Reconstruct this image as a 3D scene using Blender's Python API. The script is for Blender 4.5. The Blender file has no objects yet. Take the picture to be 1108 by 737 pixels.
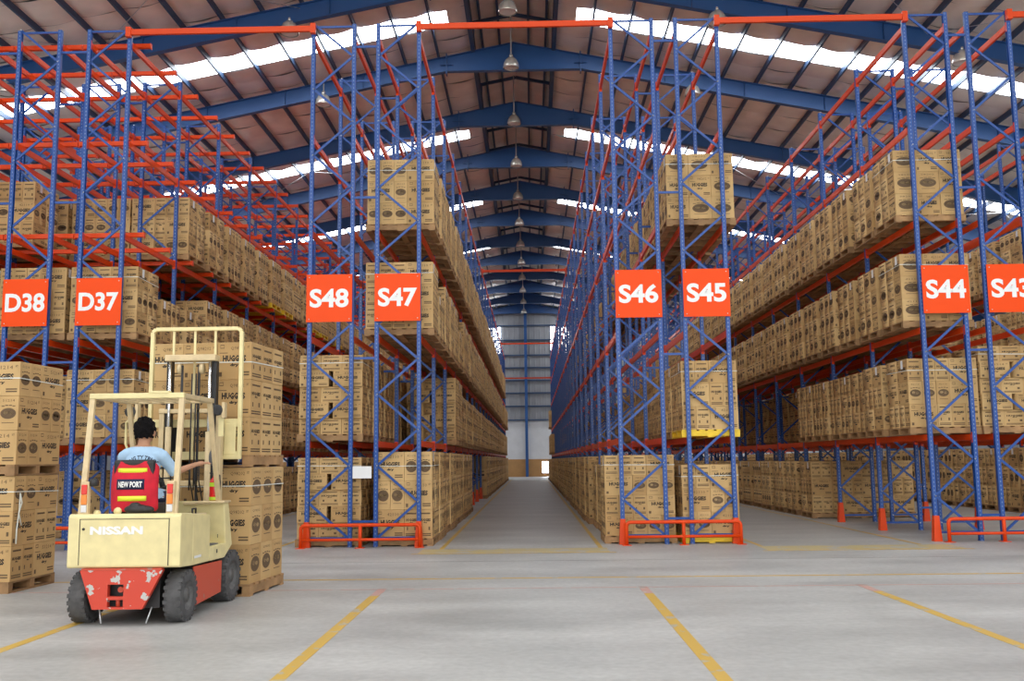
import bpy, bmesh, math, random
import numpy as np
from mathutils import Matrix, Vector
from mathutils.bvhtree import BVHTree
random.seed(7)
SC = bpy.context.scene
COL = SC.collection
PI = math.pi

# ------------------------------------------------------------------ camera
F_PX = 1040.0
PITCH, YAW, ROLL = 0.123973, 0.018740, -0.011791
CAM = Vector((0.0, 0.0, 1.55))
def cam_axes():
    fwd = Vector((-math.sin(YAW) * math.cos(PITCH), math.cos(YAW) * math.cos(PITCH), math.sin(PITCH)))
    right = Vector((math.cos(YAW), math.sin(YAW), 0.0))
    up = right.cross(fwd)
    r2 = math.cos(ROLL) * right + math.sin(ROLL) * up
    u2 = -math.sin(ROLL) * right + math.cos(ROLL) * up
    return r2, u2, fwd
_r, _u, _f = cam_axes()
cd = bpy.data.cameras.new('camera')
cd.sensor_fit = 'HORIZONTAL'; cd.sensor_width = 36.0
cd.lens = F_PX / 1108.0 * 36.0
cd.clip_start = 0.05; cd.clip_end = 400
cam = bpy.data.objects.new('camera', cd)
COL.objects.link(cam)
M = Matrix((( _r.x, _u.x, -_f.x, CAM.x), (_r.y, _u.y, -_f.y, CAM.y), (_r.z, _u.z, -_f.z, CAM.z), (0, 0, 0, 1)))
cam.matrix_world = M
SC.camera = cam

# ------------------------------------------------------------------ light and exposure
W = bpy.data.worlds.new('sky'); SC.world = W
W.use_nodes = True
_bg = W.node_tree.nodes['Background']
_bg.inputs[0].default_value = (1.0, 0.985, 0.955, 1)
_bg.inputs[1].default_value = 2.5
SKYLIGHT = 11.0
SC.view_settings.view_transform = 'Standard'
SC.view_settings.look = 'None'
SC.view_settings.gamma = 1.0
SC.view_settings.use_curve_mapping = False
SC.view_settings.exposure = 0.08
SC.cycles.max_bounces = 8
SC.cycles.diffuse_bounces = 5
SC.cycles.glossy_bounces = 4
SC.cycles.sample_clamp_indirect = 8.0

# ------------------------------------------------------------------ materials
def nt(name):
    m = bpy.data.materials.new(name); m.use_nodes = True
    t = m.node_tree
    b = t.nodes['Principled BSDF']
    return m, t, b
def mat(name, col, rough=0.5, metal=0.0, noise=0.0, nscale=8.0, bump=0.0, bscale=40.0, emit=0.0, spec=None, coat=0.0, obj_rand=0.0):
    m, t, b = nt(name)
    N, L = t.nodes, t.links
    b.inputs['Base Color'].default_value = (*col, 1)
    b.inputs['Roughness'].default_value = rough
    b.inputs['Metallic'].default_value = metal
    if spec is not None: b.inputs['Specular IOR Level'].default_value = spec
    if coat: b.inputs['Coat Weight'].default_value = coat
    if emit:
        b.inputs['Emission Color'].default_value = (*col, 1); b.inputs['Emission Strength'].default_value = emit
    tc = None
    if noise or bump:
        tc = N.new('ShaderNodeTexCoord')
    if noise:
        n = N.new('ShaderNodeTexNoise'); n.inputs['Scale'].default_value = nscale; n.inputs['Detail'].default_value = 5
        L.new(tc.outputs['Object'], n.inputs['Vector'])
        r = N.new('ShaderNodeMapRange'); r.inputs['From Min'].default_value = 0.3; r.inputs['From Max'].default_value = 0.7
        r.inputs['To Min'].default_value = 1 - noise; r.inputs['To Max'].default_value = 1 + noise * 0.6
        L.new(n.outputs['Fac'], r.inputs['Value'])
        mx = N.new('ShaderNodeMix'); mx.data_type = 'RGBA'; mx.blend_type = 'MULTIPLY'; mx.inputs['Factor'].default_value = 1
        mx.inputs[6].default_value = (*col, 1)
        val = r.outputs[0]
        if obj_rand:
            oi = N.new('ShaderNodeObjectInfo')
            rr = N.new('ShaderNodeMapRange'); rr.inputs['To Min'].default_value = 1 - obj_rand; rr.inputs['To Max'].default_value = 1 + obj_rand * 0.5
            L.new(oi.outputs['Random'], rr.inputs['Value'])
            mu = N.new('ShaderNodeMath'); mu.operation = 'MULTIPLY'
            L.new(val, mu.inputs[0]); L.new(rr.outputs[0], mu.inputs[1]); val = mu.outputs[0]
        L.new(val, mx.inputs[7])
        L.new(mx.outputs[2], b.inputs['Base Color'])
    if bump:
        n2 = N.new('ShaderNodeTexNoise'); n2.inputs['Scale'].default_value = bscale; n2.inputs['Detail'].default_value = 4
        L.new(tc.outputs['Object'], n2.inputs['Vector'])
        bp = N.new('ShaderNodeBump'); bp.inputs['Strength'].default_value = bump; bp.inputs['Distance'].default_value = 0.02
        L.new(n2.outputs['Fac'], bp.inputs['Height']); L.new(bp.outputs[0], b.inputs['Normal'])
    return m

def mat_kraft():
    m, t, b = nt('kraft_cardboard'); N, L = t.nodes, t.links
    at = N.new('ShaderNodeAttribute'); at.attribute_name = 'tint'
    oi = N.new('ShaderNodeObjectInfo')
    ad = N.new('ShaderNodeMath'); ad.operation = 'ADD'; L.new(at.outputs['Fac'], ad.inputs[0]); L.new(oi.outputs['Random'], ad.inputs[1])
    fr = N.new('ShaderNodeMath'); fr.operation = 'FRACT'; L.new(ad.outputs[0], fr.inputs[0])
    cr = N.new('ShaderNodeValToRGB')
    cr.color_ramp.elements[0].color = (0.50, 0.315, 0.135, 1); cr.color_ramp.elements[1].color = (0.62, 0.42, 0.195, 1)
    L.new(fr.outputs[0], cr.inputs[0])
    tc = N.new('ShaderNodeTexCoord')
    n = N.new('ShaderNodeTexNoise'); n.inputs['Scale'].default_value = 3.0; n.inputs['Detail'].default_value = 6
    L.new(tc.outputs['Object'], n.inputs['Vector'])
    r = N.new('ShaderNodeMapRange'); r.inputs['From Min'].default_value = .3; r.inputs['From Max'].default_value = .7
    r.inputs['To Min'].default_value = .9; r.inputs['To Max'].default_value = 1.06
    L.new(n.outputs['Fac'], r.inputs['Value'])
    mx = N.new('ShaderNodeMix'); mx.data_type = 'RGBA'; mx.blend_type = 'MULTIPLY'; mx.inputs['Factor'].default_value = 1
    L.new(cr.outputs[0], mx.inputs[6]); L.new(r.outputs[0], mx.inputs[7])
    L.new(mx.outputs[2], b.inputs['Base Color'])
    b.inputs['Roughness'].default_value = 0.75
    b.inputs['Specular IOR Level'].default_value = 0.25
    return m

def mat_rack_blue():
    m, t, b = nt('rack_blue_paint'); N, L = t.nodes, t.links
    b.inputs['Base Color'].default_value = (0.008, 0.068, 0.31, 1)
    b.inputs['Roughness'].default_value = 0.32
    return m
def mat_post_blue():
    # perforated upright: rows of small punched slots every 50 mm
    m, t, b = nt('perforated_blue_upright'); N, L = t.nodes, t.links
    tc = N.new('ShaderNodeTexCoord'); sp = N.new('ShaderNodeSeparateXYZ'); L.new(tc.outputs['Object'], sp.inputs[0])
    def math_(op, a, b_=None, v=None):
        n = N.new('ShaderNodeMath'); n.operation = op
        L.new(a, n.inputs[0])
        if b_ is not None: L.new(b_, n.inputs[1])
        elif v is not None: n.inputs[1].default_value = v
        return n.outputs[0]
    z = math_('FRACT', math_('MULTIPLY', sp.outputs['Z'], v=1 / 0.075))
    zz = math_('LESS_THAN', z, v=0.36)
    xx = math_('LESS_THAN', math_('ABSOLUTE', math_('SUBTRACT', math_('ABSOLUTE', sp.outputs['X']), v=0.0)), v=0.009)
    f = math_('MULTIPLY', zz, xx)
    mx = N.new('ShaderNodeMix'); mx.data_type = 'RGBA'
    L.new(f, mx.inputs['Factor'])
    mx.inputs[6].default_value = (0.008, 0.068, 0.31, 1); mx.inputs[7].default_value = (0.16, 0.24, 0.45, 1)
    L.new(mx.outputs[2], b.inputs['Base Color'])
    b.inputs['Roughness'].default_value = 0.32
    return m

def mat_floor():
    m, t, b = nt('concrete_floor'); N, L = t.nodes, t.links
    tc = N.new('ShaderNodeTexCoord')
    n = N.new('ShaderNodeTexNoise'); n.inputs['Scale'].default_value = 0.55; n.inputs['Detail'].default_value = 9; n.inputs['Roughness'].default_value = .62
    mp = N.new('ShaderNodeMapping'); mp.inputs['Scale'].default_value = (0.7, 1.6, 1)
    L.new(tc.outputs['Object'], mp.inputs['Vector']); L.new(mp.outputs[0], n.inputs['Vector'])
    cr = N.new('ShaderNodeValToRGB')
    cr.color_ramp.elements[0].position = .3; cr.color_ramp.elements[0].color = (0.305, 0.307, 0.30, 1)
    cr.color_ramp.elements[1].position = .7; cr.color_ramp.elements[1].color = (0.49, 0.49, 0.475, 1)
    L.new(n.outputs['Fac'], cr.inputs[0])
    n2 = N.new('ShaderNodeTexNoise'); n2.inputs['Scale'].default_value = 14; n2.inputs['Detail'].default_value = 6
    L.new(tc.outputs['Object'], n2.inputs['Vector'])
    r2 = N.new('ShaderNodeMapRange'); r2.inputs['From Min'].default_value = .3; r2.inputs['From Max'].default_value = .7
    r2.inputs['To Min'].default_value = .9; r2.inputs['To Max'].default_value = 1.08
    L.new(n2.outputs['Fac'], r2.inputs['Value'])
    mx = N.new('ShaderNodeMix'); mx.data_type = 'RGBA'; mx.blend_type = 'MULTIPLY'; mx.inputs['Factor'].default_value = 1
    L.new(cr.outputs[0], mx.inputs[6]); L.new(r2.outputs[0], mx.inputs[7])
    L.new(mx.outputs[2], b.inputs['Base Color'])
    rr = N.new('ShaderNodeMapRange'); rr.inputs['To Min'].default_value = .33; rr.inputs['To Max'].default_value = .6
    L.new(n.outputs['Fac'], rr.inputs['Value']); L.new(rr.outputs[0], b.inputs['Roughness'])
    return m

def mat_worn(name, col, under, amount, scale, rough=.45):
    m, t, b = nt(name); N, L = t.nodes, t.links
    tc = N.new('ShaderNodeTexCoord')
    n = N.new('ShaderNodeTexNoise'); n.inputs['Scale'].default_value = scale; n.inputs['Detail'].default_value = 8
    L.new(tc.outputs['Object'], n.inputs['Vector'])
    cr = N.new('ShaderNodeValToRGB'); cr.color_ramp.interpolation = 'CONSTANT'
    cr.color_ramp.elements[0].color = (*col, 1); cr.color_ramp.elements[1].position = amount; cr.color_ramp.elements[1].color = (*under, 1)
    L.new(n.outputs['Fac'], cr.inputs[0]); L.new(cr.outputs[0], b.inputs['Base Color'])
    b.inputs['Roughness'].default_value = rough
    return m

MT = dict(
    kraft=mat_kraft(),
    ink=mat('black_carton_ink', (0.018, 0.014, 0.012), .7),
    print=mat('brown_carton_print', (0.13, 0.08, 0.04), .75),
    printlt=mat('light_carton_print', (0.42, 0.29, 0.14), .75),
    paper=mat('white_paper', (0.82, 0.84, 0.86), .6),
    strap=mat('white_strapping', (0.75, 0.78, 0.72), .45),
    wood=mat('pallet_wood', (0.36, 0.21, 0.095), .75, noise=.35, nscale=5, obj_rand=.2),
    yellow=mat('yellow_plastic', (0.85, 0.58, 0.02), .45, noise=.12),
    blue=mat_rack_blue(), post=mat_post_blue(),
    orange=mat('rack_orange_paint', (0.74, 0.062, 0.005), .34, spec=.28),
    sign=mat('sign_orange', (0.92, 0.075, 0.002), .35, spec=.2),
    white=mat('white_vinyl', (0.86, 0.88, 0.88), .4),
    bolt=mat('zinc_bolt', (0.70, 0.72, 0.74), .3, metal=.6),
    floor=mat_floor(),
    yline=mat_worn('worn_yellow_line', (0.56, 0.36, 0.065), (0.42, 0.37, 0.26), .60, 5),
    ypale=mat_worn('faded_yellow_paint', (0.50, 0.41, 0.20), (0.43, 0.41, 0.36), .55, 3),
    pline=mat_worn('worn_red_line', (0.50, 0.30, 0.26), (0.44, 0.40, 0.37), .58, 6),
    foil=mat('foil_insulation', (0.90, 0.83, 0.765), .42, metal=.2, noise=.12, nscale=1.2, bump=.15, bscale=6),
    rafter=mat('rafter_blue', (0.024, 0.10, 0.30), .45),
    purlin=mat('purlin_navy', (0.035, 0.075, 0.16), .5),
    skyl=mat('skylight_sheet', (0.93, 0.97, 1.0), .4, emit=SKYLIGHT),
    winl=mat('bright_window', (0.95, 0.97, 1.0), .4, emit=9.0),
    clad=mat('grey_cladding', (0.33, 0.34, 0.36), .45, noise=.08, nscale=1),
    plaster=mat('white_plaster', (0.76, 0.77, 0.78), .8, noise=.06, nscale=1.5),
    ochre=mat('ochre_band', (0.50, 0.27, 0.10), .7, noise=.1, nscale=2),
    cream=mat('forklift_cream', (0.78, 0.68, 0.35), .38, noise=.10, nscale=7),
    creamdk=mat('forklift_tan', (0.66, 0.52, 0.30), .45, noise=.14, nscale=9),
    red=mat_worn('worn_red_plate', (0.60, 0.055, 0.028), (0.50, 0.50, 0.48), .60, 9),
    redside=mat_worn('red_side_panel', (0.56, 0.075, 0.035), (0.40, 0.20, 0.16), .66, 8),
    seam=mat('dark_seam', (0.05, 0.045, 0.035), .7),
    tyre=mat('tyre_rubber', (0.085, 0.085, 0.088), .8, noise=.3, nscale=12, bump=.3, bscale=60),
    rim=mat('dusty_rim', (0.12, 0.12, 0.12), .6, noise=.3, nscale=15),
    black=mat('black_plastic', (0.018, 0.018, 0.02), .5),
    chrome=mat('chrome_rod', (0.80, 0.82, 0.84), .12, metal=1),
    grey=mat('grey_mat', (0.13, 0.13, 0.14), .8),
    lens_r=mat('red_lens', (0.70, 0.03, 0.02), .2), lens_o=mat('amber_lens', (0.85, 0.24, 0.03), .2), lens_w=mat('clear_lens', (0.7, 0.7, 0.7), .2),
    vest=mat('red_vest', (0.62, 0.012, 0.035), .8, noise=.15, nscale=10), vesty=mat('lime_reflective', (0.75, 0.82, 0.04), .4),
    navy=mat('navy_cloth', (0.012, 0.018, 0.06), .8), shirt=mat('pale_blue_shirt', (0.42, 0.62, 0.84), .85, noise=.08, nscale=12, bump=.25, bscale=14),
    skin=mat('skin', (0.50, 0.26, 0.155), .55), hair=mat('black_hair', (0.006, 0.005, 0.006), .75, bump=.9, bscale=70, spec=.15),
    extred=mat('extinguisher_red', (0.72, 0.02, 0.02), .25), lime=mat('lime_label', (0.52, 0.74, 0.04), .5),
    lampm=mat('lamp_reflector', (0.85, 0.82, 0.74), .25, metal=.5), cable=mat('grey_cable', (0.55, 0.56, 0.58), .5),
)

# ------------------------------------------------------------------ mesh helpers
class MB:
    def __init__(s): s.v = []; s.f = []; s.m = []; s.t = []; s.sm = []
    def add(s, vs, fs, m=0, smooth=False):
        o = len(s.v); s.v.extend([tuple(p) for p in vs])
        for f in fs:
            s.f.append(tuple(i + o for i in f)); s.m.append(m); s.sm.append(smooth)
        return s
    def box(s, x0, x1, y0, y1, z0, z1, m=0):
        return s.add([(x0, y0, z0), (x1, y0, z0), (x1, y1, z0), (x0, y1, z0), (x0, y0, z1), (x1, y0, z1), (x1, y1, z1), (x0, y1, z1)],
                     [(0, 3, 2, 1), (4, 5, 6, 7), (0, 1, 5, 4), (1, 2, 6, 5), (2, 3, 7, 6), (3, 0, 4, 7)], m)
    def bar(s, p, q, w, h, up=(0, 0, 1), m=0):
        p, q = Vector(p), Vector(q); d = (q - p).normalized(); up = Vector(up)
        a = d.cross(up)
        if a.length < 1e-5: a = d.cross(Vector((1, 0, 0)))
        a.normalize(); b = a.cross(d).normalized()
        vs = []
        for c in (p, q):
            for i, j in ((-1, -1), (1, -1), (1, 1), (-1, 1)):
                vs.append(c + a * (i * w / 2) + b * (j * h / 2))
        return s.add(vs, [(0, 3, 2, 1), (4, 5, 6, 7), (0, 1, 5, 4), (1, 2, 6, 5), (2, 3, 7, 6), (3, 0, 4, 7)], m)
    def tube(s, pts, r, n=8, m=0, caps=True):
        pts = [Vector(p) for p in pts]; rs = r if isinstance(r, (list, tuple)) else [r] * len(pts)
        vs = []; k = len(pts)
        ref = None
        for i, p in enumerate(pts):
            d = (pts[min(i + 1, k - 1)] - pts[max(i - 1, 0)]).normalized()
            if ref is None:
                ref = d.orthogonal().normalized()
            a = (ref - d * ref.dot(d)).normalized(); ref = a; b = d.cross(a)
            for j in range(n):
                t = 2 * PI * j / n
                vs.append(p + (a * math.cos(t) + b * math.sin(t)) * rs[i])
        fs = [(i * n + j, i * n + (j + 1) % n, (i + 1) * n + (j + 1) % n, (i + 1) * n + j) for i in range(k - 1) for j in range(n)]
        s.add(vs, fs, m, True)
        if caps:
            o = len(s.v) - len(vs)
            s.f.append(tuple(o + j for j in reversed(range(n)))); s.m.append(m); s.sm.append(False)
            s.f.append(tuple(o + (k - 1) * n + j for j in range(n))); s.m.append(m); s.sm.append(False)
        return s
    def lathe(s, prof, c=(0, 0, 0), axis='z', n=24, m=0, smooth=True):
        vs = []
        for (r, z) in prof:
            for j in range(n):
                t = 2 * PI * j / n; a, b = r * math.cos(t), r * math.sin(t)
                p = (a, b, z) if axis == 'z' else ((z, a, b) if axis == 'x' else (b, z, a))
                vs.append((p[0] + c[0], p[1] + c[1], p[2] + c[2]))
        k = len(prof)
        fs = [(i * n + j, i * n + (j + 1) % n, (i + 1) * n + (j + 1) % n, (i + 1) * n + j) for i in range(k - 1) for j in range(n)]
        return s.add(vs, fs, m, smooth)
    def prism(s, poly, a0, a1, axis='x', m=0):
        # poly of 2-D points in the plane across the axis: x -> (y,z), y -> (x,z), z -> (x,y)
        def P(a, p):
            return (a, p[0], p[1]) if axis == 'x' else ((p[0], a, p[1]) if axis == 'y' else (p[0], p[1], a))
        n = len(poly)
        vs = [P(a0, p) for p in poly] + [P(a1, p) for p in poly]
        fs = [tuple(range(n - 1, -1, -1)), tuple(range(n, 2 * n))] + [(i, (i + 1) % n, n + (i + 1) % n, n + i) for i in range(n)]
        return s.add(vs, fs, m)
    def ellipsoid(s, c, r, nu=16, nv=10, m=0):
        vs = []
        for i in range(nv + 1):
            t = PI * i / nv
            for j in range(nu):
                p = 2 * PI * j / nu
                vs.append((c[0] + r[0] * math.sin(t) * math.cos(p), c[1] + r[1] * math.sin(t) * math.sin(p), c[2] + r[2] * math.cos(t)))
        fs = [(i * nu + j, (i + 1) * nu + j, (i + 1) * nu + (j + 1) % nu, i * nu + (j + 1) % nu) for i in range(nv) for j in range(nu)]
        return s.add(vs, fs, m, True)
    def mesh(s, name, mats):
        me = bpy.data.meshes.new(name)
        me.from_pydata(s.v, [], s.f)
        for m in (mats if isinstance(mats, (list, tuple)) else [mats]):
            me.materials.append(MT[m] if isinstance(m, str) else m)
        me.polygons.foreach_set('material_index', s.m)
        me.polygons.foreach_set('use_smooth', s.sm)
        me.validate(verbose=False); me.update()
        return me
    def build(s, name, mats, parent=None, loc=(0, 0, 0), rz=0.0, bevel=0.0, fix=False):
        me = s.mesh(name, mats)
        if fix: fix_normals(me)
        return link(name, me, parent, loc, rz, bevel)
def fix_normals(me):
    bm = bmesh.new(); bm.from_mesh(me); bmesh.ops.recalc_face_normals(bm, faces=bm.faces); bm.to_mesh(me); bm.free()
def link(name, me, parent=None, loc=(0, 0, 0), rz=0.0, bevel=0.0):
    o = bpy.data.objects.new(name, me); COL.objects.link(o)
    o.location = loc; o.rotation_euler = (0, 0, rz)
    if parent is not None: o.parent = parent
    if bevel:
        md = o.modifiers.new('bevel', 'BEVEL'); md.width = bevel; md.segments = 2; md.limit_method = 'ANGLE'; md.angle_limit = 0.6
    return o
def tag(o, label, cat, group=None):
    o['label'] = label; o['category'] = cat
    if group: o['group'] = group
    return o
def empty(name, loc=(0, 0, 0), rz=0.0):
    o = bpy.data.objects.new(name, None); COL.objects.link(o)
    o.empty_display_size = 0.2; o.location = loc; o.rotation_euler = (0, 0, rz)
    return o
def struct(o, label=None, cat=None):
    o['kind'] = 'structure'
    if label: o['label'] = label
    if cat: o['category'] = cat
    return o
def stuff(o): o['kind'] = 'stuff'; return o

_tx = {}
def text2d(s, bold=0.0, res=2):
    """vertices (normalised to height 1 of the capitals, origin at lower left) and faces of flat lettering"""
    k = (s, bold, res)
    if k in _tx: return _tx[k]
    cu = bpy.data.curves.new('t', 'FONT'); cu.body = s; cu.size = 1.0; cu.offset = bold; cu.resolution_u = res; cu.fill_mode = 'FRONT'
    o = bpy.data.objects.new('t', cu); COL.objects.link(o)
    dg = bpy.context.evaluated_depsgraph_get()
    me = o.evaluated_get(dg).to_mesh()
    v = np.array([p.co[:2] for p in me.vertices]); f = [tuple(p.vertices) for p in me.polygons]
    o.evaluated_get(dg).to_mesh_clear()
    bpy.data.objects.remove(o); bpy.data.curves.remove(cu)
    v = v - v.min(0); hgt = v[:, 1].max(); v = v / hgt
    _tx[k] = (v, f); return v, f
def put_text(mb, s, origin, ux, uy, width, height, m=0, bold=0.02, res=2, centre=True, warp=None):
    v, f = text2d(s, bold, res)
    w = v[:, 0].max()
    sx, sy = width / w, height
    O, X, Y = Vector(origin), Vector(ux), Vector(uy)
    vs = []
    for a, b in v:
        x, y = a * sx - (width / 2 if centre else 0), b * sy - (height / 2 if centre else 0)
        vs.append(O + X * x + Y * y if warp is None else warp(x, y))
    mb.add(vs, f, m)

# ------------------------------------------------------------------ the hall
Y0, BAY, NB, RH = 17.953, 2.72, 22, 10.1
YE = Y0 + BAY * NB
WALL_Y = 91.0
XL, XR = -30.45, 29.55
RX = -0.45                         # ridge line
SL = 0.20                          # roof slope
def roof_z(d): return 16.62 - SL * d
def raf_top(d): return 16.44 - SL * d

fl = struct(MB().box(XL, XR, -24, WALL_Y + .3, -.25, 0).build('floor', 'floor'), 'pale grey concrete warehouse floor with worn marks')
def floor_line(x0, x1, y0, y1, m, n='painted_line'):
    MB().box(x0, x1, y0, y1, .0006, .0022).build(n, m, fl)
for x in (-4.52, -1.85, 1.335, 3.97):
    floor_line(x - .055, x + .055, 2.0, 11.45, 'yline')
    floor_line(x - .055, x + .055, 11.45, 12.05, 'pline')
floor_line(-20, 22, 12.98, 13.06, 'yline')
floor_line(-20, 22, 11.98, 12.02, 'pline')
for xa, xb in ((-1.95, 1.30), (3.95, 7.25)):
    floor_line(xa, xb, 16.5, 17.3, 'ypale', 'painted_patch')
    floor_line(xa - .1, xb + .1, 16.42, 16.5, 'yline')
for x in (-1.62, 1.20, 4.02, 6.80, -7.25, -4.72):
    floor_line(x - .04, x + .04, 17.3, YE, 'yline')
for y in (-6, 3.2, 15.2):
    MB().box(XL, XR, y - .006, y + .006, .0003, .0008).build('expansion_joint', 'seam', fl)

# roof ----------------------------------------------------------------
RAF = [33.0 + 5.75 * n for n in range(-6, 11)]
RY0 = -24.0
DE = 30.0                          # eave distance from the ridge
MON = 1.45                         # half width of the ridge vent
sky_y = [30.4 + 11.5 * k for k in range(-4, 6)]
SW = 0.56                          # half width of a skylight strip
mb = MB()
for sgn in (-1, 1):
    mb.add([(RX + sgn * MON, RY0, roof_z(MON) + .12), (RX + sgn * DE, RY0, roof_z(DE) + .12), (RX + sgn * DE, WALL_Y, roof_z(DE) + .12), (RX + sgn * MON, WALL_Y, roof_z(MON) + .12)], [(0, 1, 2, 3)])
ceil = struct(mb.build('ceiling', 'clad'), 'pitched metal warehouse roof with blue rafters, foil lining and skylight strips')
purl = [MON + .05 + 1.19 * i for i in range(25)]
# foil lining sheets, each sagging between the purlins
def foil_sheet(sgn, ya, yb):
    nseg = 6; cross = 3
    ds = []
    for a, b in zip(purl[:-1], purl[1:]):
        for k in range(nseg): ds.append((a + (b - a) * k / nseg, math.sin(PI * k / nseg)))
    ds.append((purl[-1], 0))
    vs, fs = [], []
    ph = random.random() * 6
    for i, (d, s) in enumerate(ds):
        for c in range(cross + 1):
            y = ya + (yb - ya) * c / cross
            e = math.sin(PI * c / cross)
            z = roof_z(d) + .05 - .085 * s * (.75 + .25 * math.sin(d * 2.1 + ph)) - .035 * e
            vs.append((RX + sgn * d, y, z))
    n = cross + 1
    for i in range(len(ds) - 1):
        for c in range(cross):
            q = (i * n + c, i * n + c + 1, (i + 1) * n + c + 1, (i + 1) * n + c)
            fs.append(q if sgn > 0 else q[::-1])
    MB().add(vs, fs, 0, True).build('foil_sheet', 'foil', ceil)
edges = [9.999] + [y for y in RAF if y > 10]
edges = sorted(set([round(e, 3) for e in edges]))
for a, b in zip(edges[:-1], edges[1:]):
    sk = [y for y in sky_y if a < y < b]
    segs = []
    if sk:
        y = sk[0]
        segs = [(a, (a + y - SW) / 2), ((a + y - SW) / 2, y - SW), (y + SW, (y + SW + b) / 2), ((y + SW + b) / 2, b)]
    else:
        k = 4
        segs = [(a + (b - a) * i / k, a + (b - a) * (i + 1) / k) for i in range(k)]
    for (p, q) in segs:
        for sgn in (-1, 1): foil_sheet(sgn, p + .012, q - .012)
for sgn in (-1, 1):               # plain lining above and behind the camera
    ys = [RY0] + sum([[y - SW, y + SW] for y in sky_y if y < 10], []) + [10.0]
    for p, q in zip(ys[0::2], ys[1::2]):
        MB().add([(RX + sgn * MON, p, roof_z(MON)), (RX + sgn * DE, p, roof_z(DE)), (RX + sgn * DE, q, roof_z(DE)), (RX + sgn * MON, q, roof_z(MON))], [(0, 1, 2, 3)]).build('foil_sheet', 'foil', ceil)
    for y in sky_y:
        d0, d1 = 2.15, 29.6
        mb = MB()
        mb.add([(RX + sgn * d0, y - SW, roof_z(d0) + .03), (RX + sgn * d1, y - SW, roof_z(d1) + .03), (RX + sgn * d1, y + SW, roof_z(d1) + .03), (RX + sgn * d0, y + SW, roof_z(d0) + .03)], [(0, 1, 2, 3) if sgn < 0 else (3, 2, 1, 0)])
        mb.build('skylight_panel', 'skyl', ceil)
        MB().add([(RX + sgn * MON, y - SW, roof_z(MON) + .03), (RX + sgn * d0, y - SW, roof_z(d0) + .03), (RX + sgn * d0, y + SW, roof_z(d0) + .03), (RX + sgn * MON, y + SW, roof_z(MON) + .03)], [(0, 1, 2, 3)]).build('foil_sheet', 'foil', ceil)
# purlins
for sgn in (-1, 1):
    for d in purl[1:]:
        z = roof_z(d)
        MB().box(-.032, .032, 8, WALL_Y, -.17, 0.02).build('purlin', 'purlin', ceil, (RX + sgn * d, 0, z))
    MB().box(-.07, .07, 8, WALL_Y, -.20, .28).build('ridge_vent_beam', 'purlin', ceil, (RX + sgn * MON, 0, roof_z(MON)))
# ridge vent: louvred sides and raised cap
zc = roof_z(MON)
for sgn in (-1, 1):
    MB().box(-.02, .02, 8, WALL_Y, .25, 1.1).build('vent_side', 'clad', ceil, (RX + sgn * (MON + .12), 0, zc))
    mb = MB(); mb.add([(RX, 8, zc + 1.42), (RX + sgn * 2.0, 8, zc + 1.0), (RX + sgn * 2.0, WALL_Y, zc + 1.0), (RX, WALL_Y, zc + 1.42)], [(0, 1, 2, 3)])
    mb.build('vent_cap', 'foil', ceil)
    for d in (.55, 1.2):
        MB().box(-.04, .04, 8, WALL_Y, -.1, .05).build('vent_purlin', 'purlin', ceil, (RX + sgn * d, 0, zc + 1.33 - .21 * d))
# rafters: tapered centre piece with a flat soffit, then sloping arms
def rafter_mesh():
    mb = MB()
    dk = 2.4
    top = [(-DE, raf_top(DE)), (-dk, raf_top(dk)), (0, raf_top(0)), (dk, raf_top(dk)), (DE, raf_top(DE))]
    def bot(d): return raf_top(d) - .56 - .3 * max(0, (d - 14) / 16)
    bt = [(DE, bot(DE)), (14, bot(14)), (dk, 15.42), (-dk, 15.42), (-14, bot(14)), (-DE, bot(DE))]
    web = [(x, z) for x, z in top] + bt
    # web as quads by station
    st = [-DE, -14, -dk, 0, dk, 14, DE]
    tz = [raf_top(abs(s)) for s in st]; bz = [bot(DE), bot(14), 15.42, 15.42, 15.42, bot(14), bot(DE)]
    for i in range(len(st) - 1):
        a, b = st[i], st[i + 1]
        mb.prism([(a, bz[i]), (b, bz[i + 1]), (b, tz[i + 1]), (a, tz[i])], -.006, .006, 'y')
        for z0, z1 in ((bz[i], bz[i + 1]), (tz[i], tz[i + 1])):
            mb.prism([(a, z0 - .01), (b, z1 - .01), (b, z1 + .01), (a, z0 + .01)], -.11, .11, 'y')
    for d in (-dk, dk):                                   # splice plates
        mb.box(d - .018, d + .018, -.13, .13, 15.30, raf_top(dk) + .1)
        mb.box(d - .22, d + .22, -.09, .09, 15.64, 15.665)
    for d in (-26, -20, -17, -11, -8.2, -5.4, 0, 5.4, 8.2, 11, 17, 20, 26):   # web stiffeners
        mb.box(d - .006, d + .006, -.1, .1, (15.42 if abs(d) < dk else bot(abs(d))), raf_top(abs(d)))
    return mb.mesh('rafter', 'rafter')
rm = rafter_mesh()
vm = MB()
for sgn in (-1, 1):
    vm.bar((0, 0, zc + 1.2), (sgn * 1.9, 0, zc + .82), .08, .12)
    vm.box(sgn * MON - .05, sgn * MON + .05, -.05, .05, zc - .1, zc + .95)
vm = vm.mesh('vent_rafter', 'purlin')
for y in RAF:
    if y > 8:
        link('rafter', rm, ceil, (RX, min(y, WALL_Y - .35), 0))
        link('vent_rafter', vm, ceil, (RX, min(y, WALL_Y - .35), 0))
        link('vent_rafter', vm, ceil, (RX, min(y, WALL_Y - .35) - 2.87, 0))
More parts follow.
